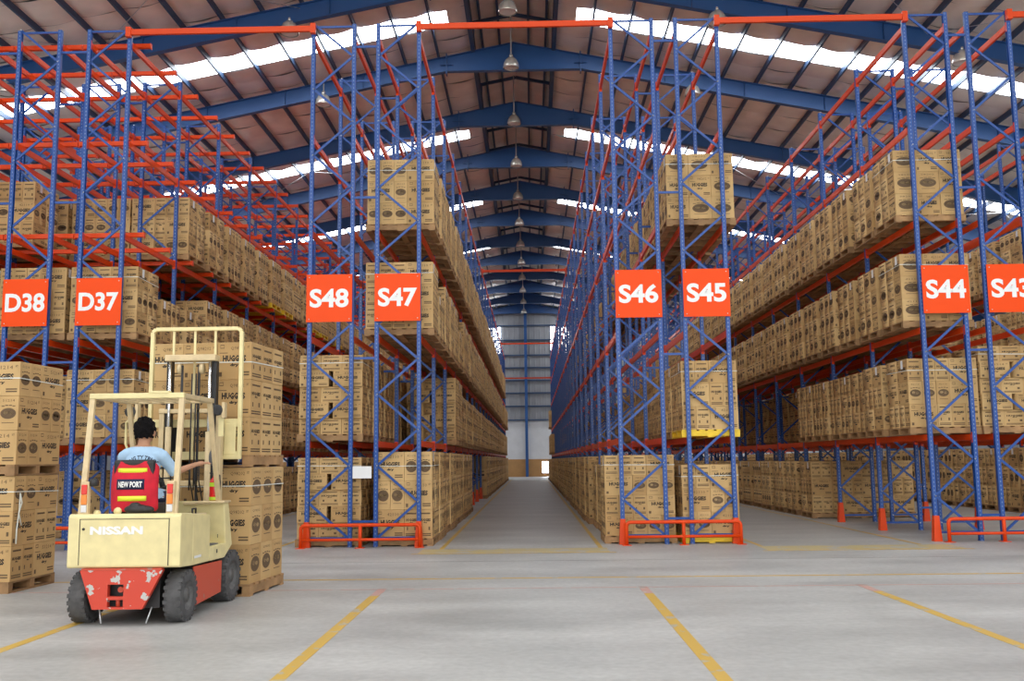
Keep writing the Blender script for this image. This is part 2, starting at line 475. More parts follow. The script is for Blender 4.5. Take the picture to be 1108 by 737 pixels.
# roof cross bracing in every third bay
for i in (0, 3, 6, 9):
    ya, yb = RAF[i + 4], RAF[i + 5] if i + 5 < len(RAF) else RAF[-1]
    for sgn in (-1, 1):
        for d0 in (6.3, 12.3, 18.3):
            MB().tube([(RX + sgn * d0, ya, raf_top(d0) - .1), (RX + sgn * (d0 + 6), yb, raf_top(d0 + 6) - .1)], .012, 6).build('brace_rod', 'bolt', ceil)
            MB().tube([(RX + sgn * d0, yb, raf_top(d0) - .1), (RX + sgn * (d0 + 6), ya, raf_top(d0 + 6) - .1)], .012, 6).build('brace_rod', 'bolt', ceil)

# back wall: ochre plinth, white plaster, grey ribbed cladding, blue girts and columns
mb = MB().box(XL, XR, WALL_Y + .05, WALL_Y + .25, 0, 17.9)
wb = struct(mb.build('wall_back', 'plaster'), 'back wall with ochre plinth, white band and grey metal cladding')
MB().box(XL, XR, WALL_Y + .0, WALL_Y + .049, 0, 1.63).build('plinth_band', 'ochre', wb)
def ribs(x0, x1, z0, z1, axis='y', at=WALL_Y, dirn=-1, pitch=.5):
    mb = MB(); n = int((x1 - x0) / pitch)
    pts = []
    for i in range(n):
        a = x0 + i * pitch
        pts += [(a, 0), (a + pitch * .62, 0), (a + pitch * .72, .035), (a + pitch * .9, .035)]
    pts.append((x0 + n * pitch, 0))
    vs = []
    for a, o in pts:
        for z in (z0, z1):
            vs.append((a, at + dirn * o, z) if axis == 'y' else (at + dirn * o, a, z))
    fs = [(2 * i, 2 * i + 2, 2 * i + 3, 2 * i + 1) for i in range(len(pts) - 1)]
    return mb.add(vs, fs)
ribs(XL, XR, 5.27, 17.8, at=WALL_Y).build('cladding', 'clad', wb)
for z in (5.3, 6.6, 7.85, 9.05, 10.25, 11.45, 12.9, 14.3):
    MB().box(XL, XR, -.14, .0, -.06, .06).build('girt', 'purlin', wb, (0, WALL_Y - .03, z))
for x in (-.42, -7.4, -14.4, -21.4, 6.6, 13.6, 20.6):
    mb = MB(); mb.box(-.13, .13, -.30, -.28, 0, 16.0); mb.box(-.13, .13, -.02, 0, 0, 16.0); mb.box(-.008, .008, -.28, -.02, 0, 16.0)
    mb.build('column', 'rafter', wb, (x, WALL_Y - .16, 0))
def wall_window(n, x0, x1, z0, z1, nx, nz, label):
    o = struct(MB().box(x0, x1, -.05, -.04, z0, z1).build('window_%d' % n, 'winl', None, (0, WALL_Y - .02, 0)), label, 'window')
    fr = MB()
    for i in range(nx + 1):
        x = x0 + (x1 - x0) * i / nx; fr.box(x - .03, x + .03, -.09, -.03, z0, z1)
    for i in range(nz + 1):
        z = z0 + (z1 - z0) * i / nz; fr.box(x0, x1, -.09, -.03, z - .03, z + .03)
    fr.build('window_frame', 'rafter', o)
wall_window(1, .98, 1.75, .32, 1.42, 1, 3, 'small bright low window at the far end of the aisle')
wall_window(2, -4.6, -2.75, 11.6, 14.2, 2, 2, 'bright high window on far wall left of the aisle')
wall_window(3, 1.95, 3.8, 11.6, 14.2, 2, 2, 'bright high window on far wall right of the aisle')
for side, x, dr in (('left', XL, 1), ('right', XR, -1)):
    w = struct(MB().box(x - .2 if dr > 0 else x, x if dr > 0 else x + .2, RY0, WALL_Y, 0, 10.8).build('wall_' + side, 'clad'), 'plain grey metal clad side wall, %s of the racks' % side)
    ribs(5, WALL_Y, 5.3, 10.7, 'x', x + dr * .04, dr).build('cladding', 'clad', w)
    for y in RAF:
        if y > 8:
            mb = MB(); mb.box(-.20, -.18, -.13, .13, 0, 10.2); mb.box(.18, .20, -.13, .13, 0, 10.2); mb.box(-.18, .18, -.008, .008, 0, 10.2)
            mb.build('column', 'rafter', w, (x + dr * .28, min(y, WALL_Y - .5), 0))

# ------------------------------------------------------------------ pallet racks
LV = [1.88, 3.88, 5.92, 7.78, 9.80]        # centre height of the beams of each tier
FW = .80
ROWS = {  # name: (left post x, right post x, inner side: bottom node of the zigzag, label, paired spacer)
    'D40': (-12.80, -12.00, 'R', 'rack row two rows left of the D38 sign, mostly hidden behind other racks'),
    'D39': (-11.39, -10.59, 'L', 'rack row next left of D38, cut off by the picture edge'),
    'D38': (-10.00, -9.20, 'R', 'blue and orange rack row carrying the D38 sign'),
    'D37': (-8.61, -7.81, 'L', 'blue and orange rack row carrying the D37 sign, behind the forklift'),
    'S48': (-4.165, -3.365, 'R', 'blue and orange rack row carrying the S48 sign'),
    'S47': (-2.89, -2.09, 'L', 'rack row carrying the S47 sign, left side of the middle aisle'),
    'S46': (1.655, 2.455, 'R', 'rack row carrying the S46 sign, right side of the middle aisle'),
    'S45': (2.92, 3.72, 'L', 'blue and orange rack row carrying the S45 sign'),
    'S44': (7.35, 8.15, 'R', 'blue and orange rack row carrying the S44 sign'),
    'S43': (8.56, 9.36, 'L', 'rack row carrying the cropped S43 sign at the right edge'),
    'S42': (13.10, 13.90, 'R', 'rack row seen through S43, beyond the next aisle to the right'),
}
PW, PD, PT = .076, .07, .008
def post_mesh(sg):
    # open channel, the mouth towards the inside of the frame (sg = +1: mouth to +x)
    p = [(-PW / 2, -PD / 2), (PW / 2, -PD / 2), (PW / 2, -PD / 2 + PT), (-PW / 2 + PT, -PD / 2 + PT), (-PW / 2 + PT, PD / 2 - PT), (PW / 2, PD / 2 - PT), (PW / 2, PD / 2), (-PW / 2, PD / 2)]
    p = [(sg * a, b) for a, b in p]
    if sg < 0: p = p[::-1]
    mb = MB(); n = len(p)
    mb.add([(a, b, 0) for a, b in p] + [(a, b, RH) for a, b in p], [(i, (i + 1) % n, n + (i + 1) % n, n + i) for i in range(n)])
    mb.box(-.0379, .0379, -.06, .06, 0, .008)
    return mb.mesh('upright_post', ['post'])
PM = {1: post_mesh(1), -1: post_mesh(-1)}
BL = BAY - PD - .004
def beam_mesh(m):
    mb = MB(); mb.box(-.025, .025, -BL / 2, BL / 2, -.055, .055)
    for s in (-1, 1): mb.box(-.031, .031, s * BL / 2 - (.008 if s > 0 else 0), s * BL / 2 + (.008 if s < 0 else 0), -.11, .09)
    for s in (-1, 1): mb.box(-.034, .034, s * (BL / 2 + .035) - .036, s * (BL / 2 + .035) + .036, -.10, .085)
    return mb.mesh('beam', m)
BM_ = beam_mesh('orange')
DZ = .664
def brace_mesh(sg):
    mb = MB(); w = FW - PW * .5
    p, q = Vector((-sg * w / 2, 0, -DZ / 2)), Vector((sg * w / 2, 0, DZ / 2))
    mb.bar(p, q, .044, .022, (0, 1, 0))
    return mb
def brace_full(sg):
    mb = brace_mesh(sg)
    w = FW - PW * .5
    for s in (-1, 1):
        mb.lathe([(0, -.026), (.012, -.026), (.014, -.018), (.014, 0)], (s * sg * w / 2, -.02, s * DZ / 2), 'y', 8, 1)
    return mb.mesh('diagonal_brace', ['blue', 'bolt'])
BR = {1: brace_full(1), -1: brace_full(-1)}
HM = MB().box(-(FW - PW) / 2, (FW - PW) / 2, -.012, .012, -.02, .02).mesh('horizontal_brace', 'blue')
XB = MB().box(-.67, .67, -.04, .04, 0, .085)
XB.box(-.685, -.67, -.045, .045, -.02, .09); XB.box(.67, .685, -.045, .045, -.02, .09)
XBM = XB.mesh('support_bar', 'orange')
def guard_mesh():
    mb = MB()
    mb.add([(-.075, -.075, 0), (.075, -.075, 0), (.045, -.055, .46), (-.045, -.055, .46), (-.075, .06, 0), (.075, .06, 0), (.045, .05, .46), (-.045, .05, .46)],
           [(0, 1, 2, 3), (1, 5, 6, 2), (4, 0, 3, 7), (5, 4, 7, 6), (3, 2, 6, 7)])
    return mb.mesh('post_guard', 'orange')
GM = guard_mesh()
def merge_into(mb, me, off):
    o = len(mb.v)
    mb.v.extend([(v.co.x + off[0], v.co.y + off[1], v.co.z + off[2]) for v in me.vertices])
    for p in me.polygons:
        mb.f.append(tuple(i + o for i in p.vertices)); mb.m.append(p.material_index); mb.sm.append(False)
RACK = {}
for name, (xl, xr, inner, lab) in ROWS.items():
    root = tag(empty('pallet_rack', ((xl + xr) / 2, Y0, 0)), lab, 'pallet rack', 'rows of pallet racking')
    RACK[name] = root
    hid = name in ('D40', 'D39', 'S42')
    far_b, far_h, far_beam, far_x = MB(), MB(), MB(), MB()
    nbrace = 2 if hid else 6
    nbeam = 4 if hid else 12
    hx = FW / 2
    for i in range(NB + 1):
        y = i * BAY
        for s in (-1, 1):
            link('upright_post', PM[-s], root, (s * hx, y, 0))
        for k in range(15):
            z = .15 + DZ * (k + .5)
            sg = (1 if k % 2 == 0 else -1) * (1 if inner == 'L' else -1)
            if i < nbrace: link('diagonal_brace', BR[sg], root, (0, y, z))
            else:
                b = brace_mesh(sg); o = len(far_b.v)
                far_b.v.extend([(p[0], p[1] + y, p[2] + z) for p in b.v]); far_b.f.extend([tuple(q + o for q in f) for f in b.f]); far_b.m.extend(b.m); far_b.sm.extend(b.sm)
        for z in (.16, RH - .04):
            if i < nbrace: link('horizontal_brace', HM, root, (0, y, z))
            else: merge_into(far_h, HM, (0, y, z))
        if i < NB:
            for z in LV:
                for s in (-1, 1):
                    if i < nbeam: link('beam', BM_, root, (s * hx, y + BAY / 2, z))
                    else: merge_into(far_beam, BM_, (s * hx, y + BAY / 2, z))
            if name[0] == 'D':
                for li in (2, 3, 4):
                    for k in range(2):
                        p = (0, y + .35 + 1.36 * k, LV[li] + .056)
                        if i < (2 if hid else 7): link('support_bar', XBM, root, p)
                        else: merge_into(far_x, XBM, p)
    stuff(far_b.build('far_diagonal_braces', 'blue', root))
    stuff(far_h.build('far_horizontal_braces', 'blue', root))
    stuff(far_beam.build('far_beams', 'orange', root))
    if far_x.v: stuff(far_x.build('far_support_bars', 'orange', root))
    # floor guards on the posts beside the aisles
    aisle = {'D37': 1, 'S48': -1, 'S47': 1, 'S46': -1, 'S45': 1, 'S44': -1, 'S43': 1, 'S42': -1}.get(name)
    if aisle:
        for i in range(0, 14):
            link('post_guard', GM, root, (aisle * hx, i * BAY - .01, 0))
# row spacers between back-to-back frames
for a, b in (('D39', 'D38'), ('D38', 'D37'), ('S48', 'S47'), ('S46', 'S45'), ('S44', 'S43')):
    x0, x1 = ROWS[a][1], ROWS[b][0]
    w = x1 - x0 - PW - .002
    me = MB().box(-w / 2, w / 2, -.015, .015, -.022, .022).mesh('row_spacer', 'blue')
    root = RACK[b]
    far = MB()
    for i in range(NB + 1):
        for z in (.46, 3.49, 6.60, 9.64):
            p = ((x0 + x1) / 2 - root.location.x, i * BAY, z)
            if i < 5: link('row_spacer', me, root, p)
            else: merge_into(far, me, p)
    stuff(far.build('far_row_spacers', 'blue', root))
# tie beams across the aisles at the top of the racks
def tie(xa, xb, y, z, label):
    mb = MB(); mb.box(xa, xb, -.03, .03, -.055, .055)
    for x in (xa, xb): mb.box(x - .05, x + .05, -.05, .04, -.10, .10)
    tag(mb.build('tie_beam', 'orange', None, (0, y, z)), label, 'tie beam', 'orange tie beams across the aisles')
tie(ROWS['D37'][1], ROWS['S48'][0], Y0 - .07, 10.0, 'orange tie beam joining rack tops D37 and S48 at the front')
tie(ROWS['S47'][1], ROWS['S46'][0], Y0 - .07, 10.0, 'orange tie beam joining rack tops S47 and S46 at the front')
tie(ROWS['S45'][1], ROWS['S44'][0], Y0 - .07, 10.0, 'orange tie beam joining rack tops S45 and S44 at the front')
tie(ROWS['S43'][1], ROWS['S42'][0], Y0 - .07, 10.0, 'orange tie beam running right from the top of rack S43')
tie(ROWS['S47'][1], ROWS['S46'][0], Y0 + 9 * BAY - .07, 9.98, 'second orange tie beam back across the middle aisle')
tie(ROWS['S47'][1], ROWS['S46'][0], Y0 + 19 * BAY - .07, 9.98, 'third orange tie beam back across the middle aisle')
tie(ROWS['S47'][1], ROWS['S46'][0], YE - .07, 8.15, 'lowest orange tie beam at the far end of the middle aisle')

# aisle signs
def sign(txt, x, label, zc_=4.635):
    t = tag(empty('aisle_sign', (x, Y0 - .075, zc_)), label, 'sign', 'orange aisle number signs')
    MB().box(-.435, .435, -.004, .004, -.455, .455).build('sign_board', 'sign', t)
    mb = MB(); put_text(mb, txt, (0, -.0062, 0), (1, 0, 0), (0, 0, 1), .74 if txt[0] == 'S' else .76, .36, 0, .032, 4)
    mb.build('lettering', 'white', t)
    mb = MB()
    for sx in (-.38, .38):
        for sz in (-.4, .4): mb.lathe([(0, -.009), (.009, -.008), (.011, -.004)], (sx, 0, sz), 'y', 8)
    mb.build('rivets', 'bolt', t)
for n in ('D38', 'D37', 'S48', 'S47', 'S46', 'S45', 'S44', 'S43'):
    xm = (ROWS[n][0] + ROWS[n][1]) / 2
    sign(n, xm + {'D38': .0, 'D37': .02, 'S48': -.02, 'S47': 0, 'S46': .0, 'S45': .01, 'S44': .04, 'S43': .04}[n], 'square orange sign reading %s in white on the rack front' % n)

# orange pipe guard rails in front of the rack ends
def guard_rail(xa, xb, label):
    t = tag(empty('guard_rail', ((xa + xb) / 2, Y0 - .24, 0)), label, 'guard rail', 'orange guard rails at the rack ends')
    w = (xb - xa) / 2; r = .033
    pts = [(-w, 0, 0), (-w, 0, .34)] + [(-w + .07 - .07 * math.cos(a), 0, .34 + .07 * math.sin(a)) for a in (PI / 6, PI / 3, PI / 2)]
    pts2 = [(w - .07 + .07 * math.sin(a), 0, .34 + .07 * math.cos(a)) for a in (0, PI / 6, PI / 3, PI / 2)] + [(w, 0, 0)]
    MB().tube(pts + pts2, r, 10).build('hoop', 'orange', t)
    MB().tube([(-w, 0, .15), (w, 0, .15)], r * .8, 10).build('lower_rail', 'orange', t)
    MB().tube([(0, 0, 0), (0, 0, .41)], r, 10).build('middle_post', 'orange', t)
    for x in (-w, 0, w): MB().box(-.08, .08, -.08, .08, 0, .01).build('foot_plate', 'orange', t, (x, 0, 0))
guard_rail(-4.22, -2.05, 'orange pipe guard rail below the S48 and S47 signs')
guard_rail(1.70, 3.76, 'orange pipe guard rail below the S46 and S45 signs')
guard_rail(7.48, 9.45, 'orange pipe guard rail below the S44 and S43 signs')
guard_rail(-9.95, -7.80, 'orange pipe guard rail below D37, half hidden behind the forklift')
tag(MB().box(-.175, .175, -.003, .003, -.11, .11).build('paper_notice', 'paper', None, (-3.14, Y0 - .06, 1.36)), 'white paper notice hung between the S48 and S47 posts', 'notice')

# ------------------------------------------------------------------ cartons and pallets
CT = dict(  # long side, short side, height of each kind of carton
    A=(.52, .26, .43), T=(.52, .26, .53), D=(.52, .26, .37), C=(.56, .40, .30), F=(.43, .37, .455), G=(.43, .37, .43))
# block letters for lettering seen from afar, on a 4 x 5 grid
GL = {'H': [(0, 0, 1, 5), (3, 0, 4, 5), (1, 2, 3, 3)], 'U': [(0, 0, 1, 5), (3, 0, 4, 5), (1, 0, 3, 1)],
      'G': [(0, 0, 1, 5), (1, 0, 4, 1), (1, 4, 4, 5), (3, 1, 4, 2.5), (2, 2, 3, 2.6)], 'I': [(1.4, 0, 2.6, 5)],
      'E': [(0, 0, 1, 5), (1, 0, 4, 1), (1, 4, 4, 5), (1, 2, 3.3, 3)], 'S': [(0, 0, 4, 1), (3, 1, 4, 2), (0, 2, 4, 3), (0, 3, 1, 4), (0, 4, 4, 5)],
      'D': [(0, 0, 1, 5), (1, 0, 3.3, 1), (1, 4, 3.3, 5), (3, .8, 4, 4.2)], 'R': [(0, 0, 1, 5), (1, 4, 4, 5), (3, 2, 4, 4), (1, 2, 3, 2.8), (2.6, 0, 3.6, 2)],
      'Y': [(0, 3, 1, 5), (3, 3, 4, 5), (.6, 2.3, 3.4, 3.2), (1.5, 0, 2.5, 2.4)]}
def block(word, x, y, w, h, m):
    """rectangles (x0,y0,x1,y1,m) of block lettering centred at x,y"""
    n = len(word); cw = w / (n * 5 - 1); ch = h / 5; out = []
    for i, c in enumerate(word):
        for a, b, c2, d in GL[c]:
            out.append((x - w / 2 + (i * 5 + a) * cw, y - h / 2 + b * ch, x - w / 2 + (i * 5 + c2) * cw, y - h / 2 + d * ch, m))
    return out
def oval(x, y, rx, ry, n, m):
    return ([(x + rx * math.cos(2 * PI * k / n), y + ry * math.sin(2 * PI * k / n)) for k in range(n)], m)
# face print: list of polygons ([(x,y)..], material) in metres from the centre of the face; materials 1 ink, 2 brown, 3 light
def face_print(kind, w, h, lod, code='42110'):
    P = []
    def R(x0, y0, x1, y1, m): P.append(([(x0 * w, y0 * h), (x1 * w, y0 * h), (x1 * w, y1 * h), (x0 * w, y1 * h)], m))
    def T(word, x, y, ww, hh, m, bold=.03, res=1):
        v, f = text2d(word, bold, res); sc = ww * w / v[:, 0].max()
        for q in f: P.append(([((x * w - ww * w / 2 + v[i][0] * sc), (y * h - hh * h / 2 + v[i][1] * hh * h)) for i in q], m))
    if kind == 'W':
        if lod == 0:
            T('HUGGIES', 0, .06, .68, .18, 1, .05); T('dry', .0, -.12, .26, .10, 1, .05)
            T(code, .10, .33, .42, .105, 2, .0); T('XT', .40, .36, .07, .06, 2)
        elif lod == 1:
            for a, b, c, d, m in block('HUGGIES', 0, .06 * h, .68 * w, .18 * h, 1): P.append(([(a, b), (c, b), (c, d), (a, d)], m))
            R(-.12, -.13, .12, -.07, 1); R(-.1, .29, -.02, .38, 2); R(0, .29, .08, .38, 2); R(.1, .29, .17, .38, 2); R(.22, .29, .30, .38, 2)
        else:
            R(-.30, -.01, -.02, .13, 1); R(.02, -.01, .30, .13, 1); R(-.12, -.13, .12, -.07, 1); R(-.1, .29, .30, .37, 2)
        R(.16, -.40, .44, -.36, 2); R(.16, -.33, .44, -.29, 2)
        if lod < 2:
            R(-.44, -.42, -.36, -.30, 2); R(-.42, .33, -.30, .35, 2); R(-.42, .41, -.30, .43, 2); R(-.42, .35, -.41, .41, 2); R(-.31, .35, -.30, .41, 2); R(-.44, .20, -.2, .22, 2)
    elif kind == 'O':
        port = w / h < .62 and h > .45
        rx, ry = (.37 * w, .20 * h) if w / h > .8 else (.39 * w, (.16 * h if not port else .2 * h))
        n = (20, 12, 8)[lod]
        P.append((*oval(0, -.02 * h, rx, ry, n, 2),))
        if lod < 2:
            P.append((*oval(-.13 * w, .005 * h, .12 * w, .055 * h, 8, 3),)); P.append((*oval(.13 * w, -.01 * h, .12 * w, .055 * h, 8, 3),))
            R(-.34, .18, -.2, .21, 2); R(-.17, .2, -.02, .23, 2); R(.02, .2, .17, .23, 2); R(.2, .18, .34, .21, 2)
        if lod == 0: T(code, .0, .36, .6, .07, 2, .0)
        else: R(-.3, .34, .3, .39, 2)
        R(-.3, -.3, .3, -.28, 2)
    else:
        if lod == 0: T('HUGGIES', 0, .13, .74, .10, 1, .045); T('dry', 0, .04, .26, .06, 1, .05)
        elif lod == 1:
            for a, b, c, d, m in block('HUGGIES', 0, .13 * h, .74 * w, .10 * h, 1): P.append(([(a, b), (c, b), (c, d), (a, d)], m))
            R(-.13, .02, .13, .06, 1)
        else: R(-.38, .08, .38, .18, 1)
        R(-.32, -.22, -.24, -.1, 2); R(.22, -.22, .34, -.1, 2); R(-.35, .33, .35, .38, 2); R(-.4, -.42, .4, -.385, 2); R(-.4, -.36, .4, -.325, 2)
    return P
_fp = {}
def fprint(kind, w, h, lod, code):
    k = (kind, w, h, lod, code)
    if k not in _fp: _fp[k] = face_print(*k)
    return _fp[k]
# faces of a carton in its own axes: 0 -y (wide), 1 +x (narrow), 2 +y (wide), 3 -x (narrow)
FD = [((1, 0), (0, -1)), ((0, 1), (1, 0)), ((-1, 0), (0, 1)), ((0, -1), (-1, 0))]
CARTON_M = ['kraft', 'ink', 'print', 'printlt', 'paper']
def carton_mesh(typ, nk, code, wk='W'):
    w, d, h = CT[typ]; mb = MB(); g = .0025; b = .006
    x, y = w / 2 - g, d / 2 - g; z1 = h - .002
    # slightly eased top edges
    mb.add([(-x, -y, 0), (x, -y, 0), (x, y, 0), (-x, y, 0), (-x, -y, z1 - b), (x, -y, z1 - b), (x, y, z1 - b), (-x, y, z1 - b), (-x + b, -y + b, z1), (x - b, -y + b, z1), (x - b, y - b, z1), (-x + b, y - b, z1)],
           [(0, 3, 2, 1), (0, 1, 5, 4), (1, 2, 6, 5), (2, 3, 7, 6), (3, 0, 4, 7), (4, 5, 9, 8), (5, 6, 10, 9), (6, 7, 11, 10), (7, 4, 8, 11), (8, 9, 10, 11)])
    mb.box(-x + b, x - b, -.025, .025, z1, z1 + .0006, 3)
    for fi, ((ux, uy), (nx, ny)) in enumerate(FD):
        wide = fi % 2 == 0
        fw, off = (w, d / 2) if wide else (d, w / 2)
        off = off - g + .0009
        for poly, m in fprint(wk if wide else nk, fw, h, 0, code):
            mb.add([(nx * off + ux * a, ny * off + uy * a, h / 2 + b2) for a, b2 in poly], [tuple(range(len(poly)))], m)
    return mb.mesh('carton', CARTON_M)
_cm = {}
def get_carton(typ, nk, code, wk='W'):
    k = (typ, nk, code, wk)
    if k not in _cm: _cm[k] = carton_mesh(*k)
    return _cm[k]
LABEL_M = MB().box(-.05, .05, -.0012, 0, -.08, .08).mesh('paper_label', 'paper')

def layer_pattern(pat, k):
    """cartons of one layer: (cx, cy, turned) in load axes"""
    L = []
    if pat == 'A':        # 1.30 x 1.04: a stack of wide ends beside three narrow columns
        for j in range(4): L.append((-.39, -.39 + .26 * j, 0))
        for i in range(3):
            for j in range(2): L.append((0 + .26 * i, -.26 + .52 * j, 1))
        if k % 2: L = [(-x, y, t) for x, y, t in L]
    elif pat == 'M':      # wide, narrow, wide
        for j in range(4): L += [(-.39, -.39 + .26 * j, 0), (.39, -.39 + .26 * j, 0)]
        for j in range(2): L.append((0, -.26 + .52 * j, 1))
        if k % 2:
            L = []
            for j in range(4): L.append((-.39, -.39 + .26 * j, 0))
            for i in range(3):
                for j in range(2): L.append((0 + .26 * i, -.26 + .52 * j, 1))
    elif pat == 'B':      # 1.04 x 1.30
        for blk, y0 in ((0, -.65), (1, -.13)):
            s = 1 if blk == 0 else -1
            L += [(s * -.39, y0 + .26, 1), (s * -.13, y0 + .26, 1), (s * .26, y0 + .13, 0), (s * .26, y0 + .39, 0)]
        L += [(-.26, .52, 0), (.26, .52, 0)]
        if k % 2: L = [(-x, y, t) for x, y, t in L]
    elif pat == 'C':
        if k % 2 == 0:
            for i in range(3):
                for j in range(2): L.append((-.40 + .40 * i, -.28 + .56 * j, 1))
        else:
            for i in range(2):
                for j in range(3): L.append((-.32 + .64 * i, -.40 + .40 * j, 0))
    elif pat == 'F':
        for i in range(3):
            for j in range(3): L.append((-.43 + .43 * i, -.37 + .37 * j, 0))
    return L
PATDIM = {'A': (1.30, 1.04), 'M': (1.30, 1.04), 'B': (1.04, 1.30), 'C': (1.20, 1.20), 'F': (1.29, 1.11)}
KINDS = {'A': ('A', 'A', 3), 'B': ('B', 'A', 3), 'T': ('B', 'T', 3), 'C': ('C', 'C', 5), 'D': ('M', 'D', 4), 'F': ('F', 'F', 3), 'G': ('F', 'G', 3), 'A2': ('A', 'A', 2)}
PH = .14
cartons, loads = [], []
ORD = ['first', 'second', 'third', 'fourth', 'fifth', 'sixth', 'seventh', 'eighth', 'ninth', 'tenth'] + ['%dth' % i for i in range(11, 60)]
def add_load(kind, x, y, z, rz=0.0, where='', pl=None, code='42110', yellow=False, order=None, nkfix=None, aisle=0, seq=None):
    pat, typ, nl = KINDS[kind]
    px, py = PATDIM[pat]; w, d, h = CT[typ]
    li = len(loads)
    nk0 = random.choice('ON')
    loads.append(dict(kind=kind, x=x, y=y, z=z, rz=rz, px=px, py=py, top=z + PH + nl * h, where=where, yellow=yellow, h=h, pl=pl or 'under the ' + where))
    ph = random.randint(0, 1) if order is None else order
    c, s = math.cos(rz), math.sin(rz)
    for k in range(nl):
        lay = layer_pattern('M' if (seq and seq[k] == 2) else ('A' if seq and pat == 'M' else pat), seq[k] if seq and seq[k] < 2 else (0 if seq else k + ph))
        nk = nkfix[k] if nkfix else random.choice((nk0, nk0, 'O', 'N'))
        for (cx, cy, t) in lay:
            ex, ey = (d / 2, w / 2) if t else (w / 2, d / 2)
            dirs = set()
            lx0, lx1 = min(q[0] - (d / 2 if q[2] else w / 2) for q in lay), max(q[0] + (d / 2 if q[2] else w / 2) for q in lay)
            ly0, ly1 = min(q[1] - (w / 2 if q[2] else d / 2) for q in lay), max(q[1] + (w / 2 if q[2] else d / 2) for q in lay)
            if cx - ex < lx0 + .02: dirs.add('-x')
            if cx + ex > lx1 - .02: dirs.add('+x')
            if cy - ey < ly0 + .02: dirs.add('-y')
            if cy + ey > ly1 - .02: dirs.add('+y')
            if not dirs and k < nl - 1: continue
            jx, jy = random.uniform(-.002, .002), random.uniform(-.002, .002)
            X, Y = cx + jx, cy + jy
            wk, nk_ = (random.choice((('W', 'O'), ('O', 'N'), ('O', 'O'))) if kind == 'G' else ('W', nk))
            cartons.append(dict(typ=typ, nk=nk_, wk=wk, code=code, x=x + c * X - s * Y, y=y + s * X + c * Y, z=z + PH + k * h, yaw=rz + (PI / 2 if t else 0), t=t,
                                dirs=dirs, load=li, layer=k, nl=nl, cx=cx, cy=cy, ex=ex, ey=ey, aisle=aisle))
    return li

FRONT = {('S47', 3): ((1, 2, 1), 'OOO'), ('S47', 2): ((1, 1, 1), 'NNN'), ('S46', 0): ((0, 1, 0, 1), 'ONON'), ('S45', 0): ((0, 1, 0), 'OON'), ('S45', 1): ((0, 1, 0), 'NNN'),
         ('S47', 0): ((1, 0, 1), 'NOO'), ('S48', 0): ((0, 1, 0, 1, 0), 'NNNNN'), ('S48', 1): ((0, 1, 0, 1, 0), 'NNNNN'),
         ('S44', 1): ((0, 1, 1), 'NON'), ('S43', 1): ((0, 1, 0, 1, 0), 'NNNNN'), ('D37', 1): ((0, 2, 0), 'OOO'), ('D37', 2): ((0, 1, 0), 'OON')}
TIER = ['on floor', 'on first tier', 'on second tier', 'on third tier']
def row_loads(row, level, slots, kind, code='42110', dx=0.0, yel=(), skip=(), kinds=None):
    xm = (ROWS[row][0] + ROWS[row][1]) / 2 + dx
    z = 0 if level == 0 else LV[level - 1] + .055 + (.086 if row[0] == 'D' and level == 3 else 0)
    n = 0
    for s in slots:
        if s in skip: continue
        n += 1
        bay, half = divmod(s, 2)
        y = Y0 + bay * BAY + (.71 if half == 0 else 2.01)
        kd = (kinds or {}).get(s, kind)
        py = PATDIM[KINDS[kd][0]][1]
        if py > 1.25: y = Y0 + bay * BAY + (.70 if half == 0 else 2.02)
        near = Y0 + bay * BAY < 30
        j = random.uniform(-.025, .025) if s else 0
        rz = math.radians(random.uniform(-.8, .8)) if s else 0
        add_load(kd, xm + j, y, z, rz, '%s pallet %s, rack %s' % (ORD[n - 1], TIER[level], row), '%s from the front %s of rack %s' % (ORD[n - 1], TIER[level], row), code, s in yel,
                 nkfix=FRONT.get((row, level), (None, None))[1] if s == 0 else ('NNNNN' if kd == 'C' else None), order=0 if kd == 'C' else None,
                 seq=FRONT.get((row, level), (None, None))[0] if s == 0 else None)
ALL = range(44)
def rnd_skip(p, lo, hi): return {s for s in range(lo, hi) if random.random() < p}
# middle aisle, left
row_loads('S47', 0, list(range(0, 9)) + list(range(16, 44)), 'T', '42110', .12, kinds={})
row_loads('S47', 1, range(4, 44), 'B', '42110', .05, skip=rnd_skip(.04, 14, 44), kinds={4: 'C', 5: 'C'})
row_loads('S47', 2, range(0, 44), 'A', '42110', 0, kinds={1: 'A2', 5: 'A2'}, skip={33, 34, 35} | rnd_skip(.05, 20, 44))
row_loads('S47', 3, range(0, 38), 'A', '42110', .02, skip=rnd_skip(.05, 18, 38))
row_loads('S48', 0, range(0, 24), 'C', '51214', -.02)
row_loads('S48', 1, range(0, 44), 'C', '51214', -.01)
# middle aisle, right
row_loads('S46', 0, range(0, 44), 'D', '98202', -.05, kinds={1: 'B', 2: 'B', 3: 'B'})
row_loads('S46', 1, range(37, 44), 'A')
row_loads('S46', 2, range(42, 43), 'A')
row_loads('S45', 0, range(0, 30), 'B', '42110', -.03, yel=(0,))
row_loads('S45', 1, range(0, 44), 'B', '42110', .02, yel=(0,))
row_loads('S45', 3, range(0, 44), 'G', '98202', 0, skip=rnd_skip(.06, 8, 44))
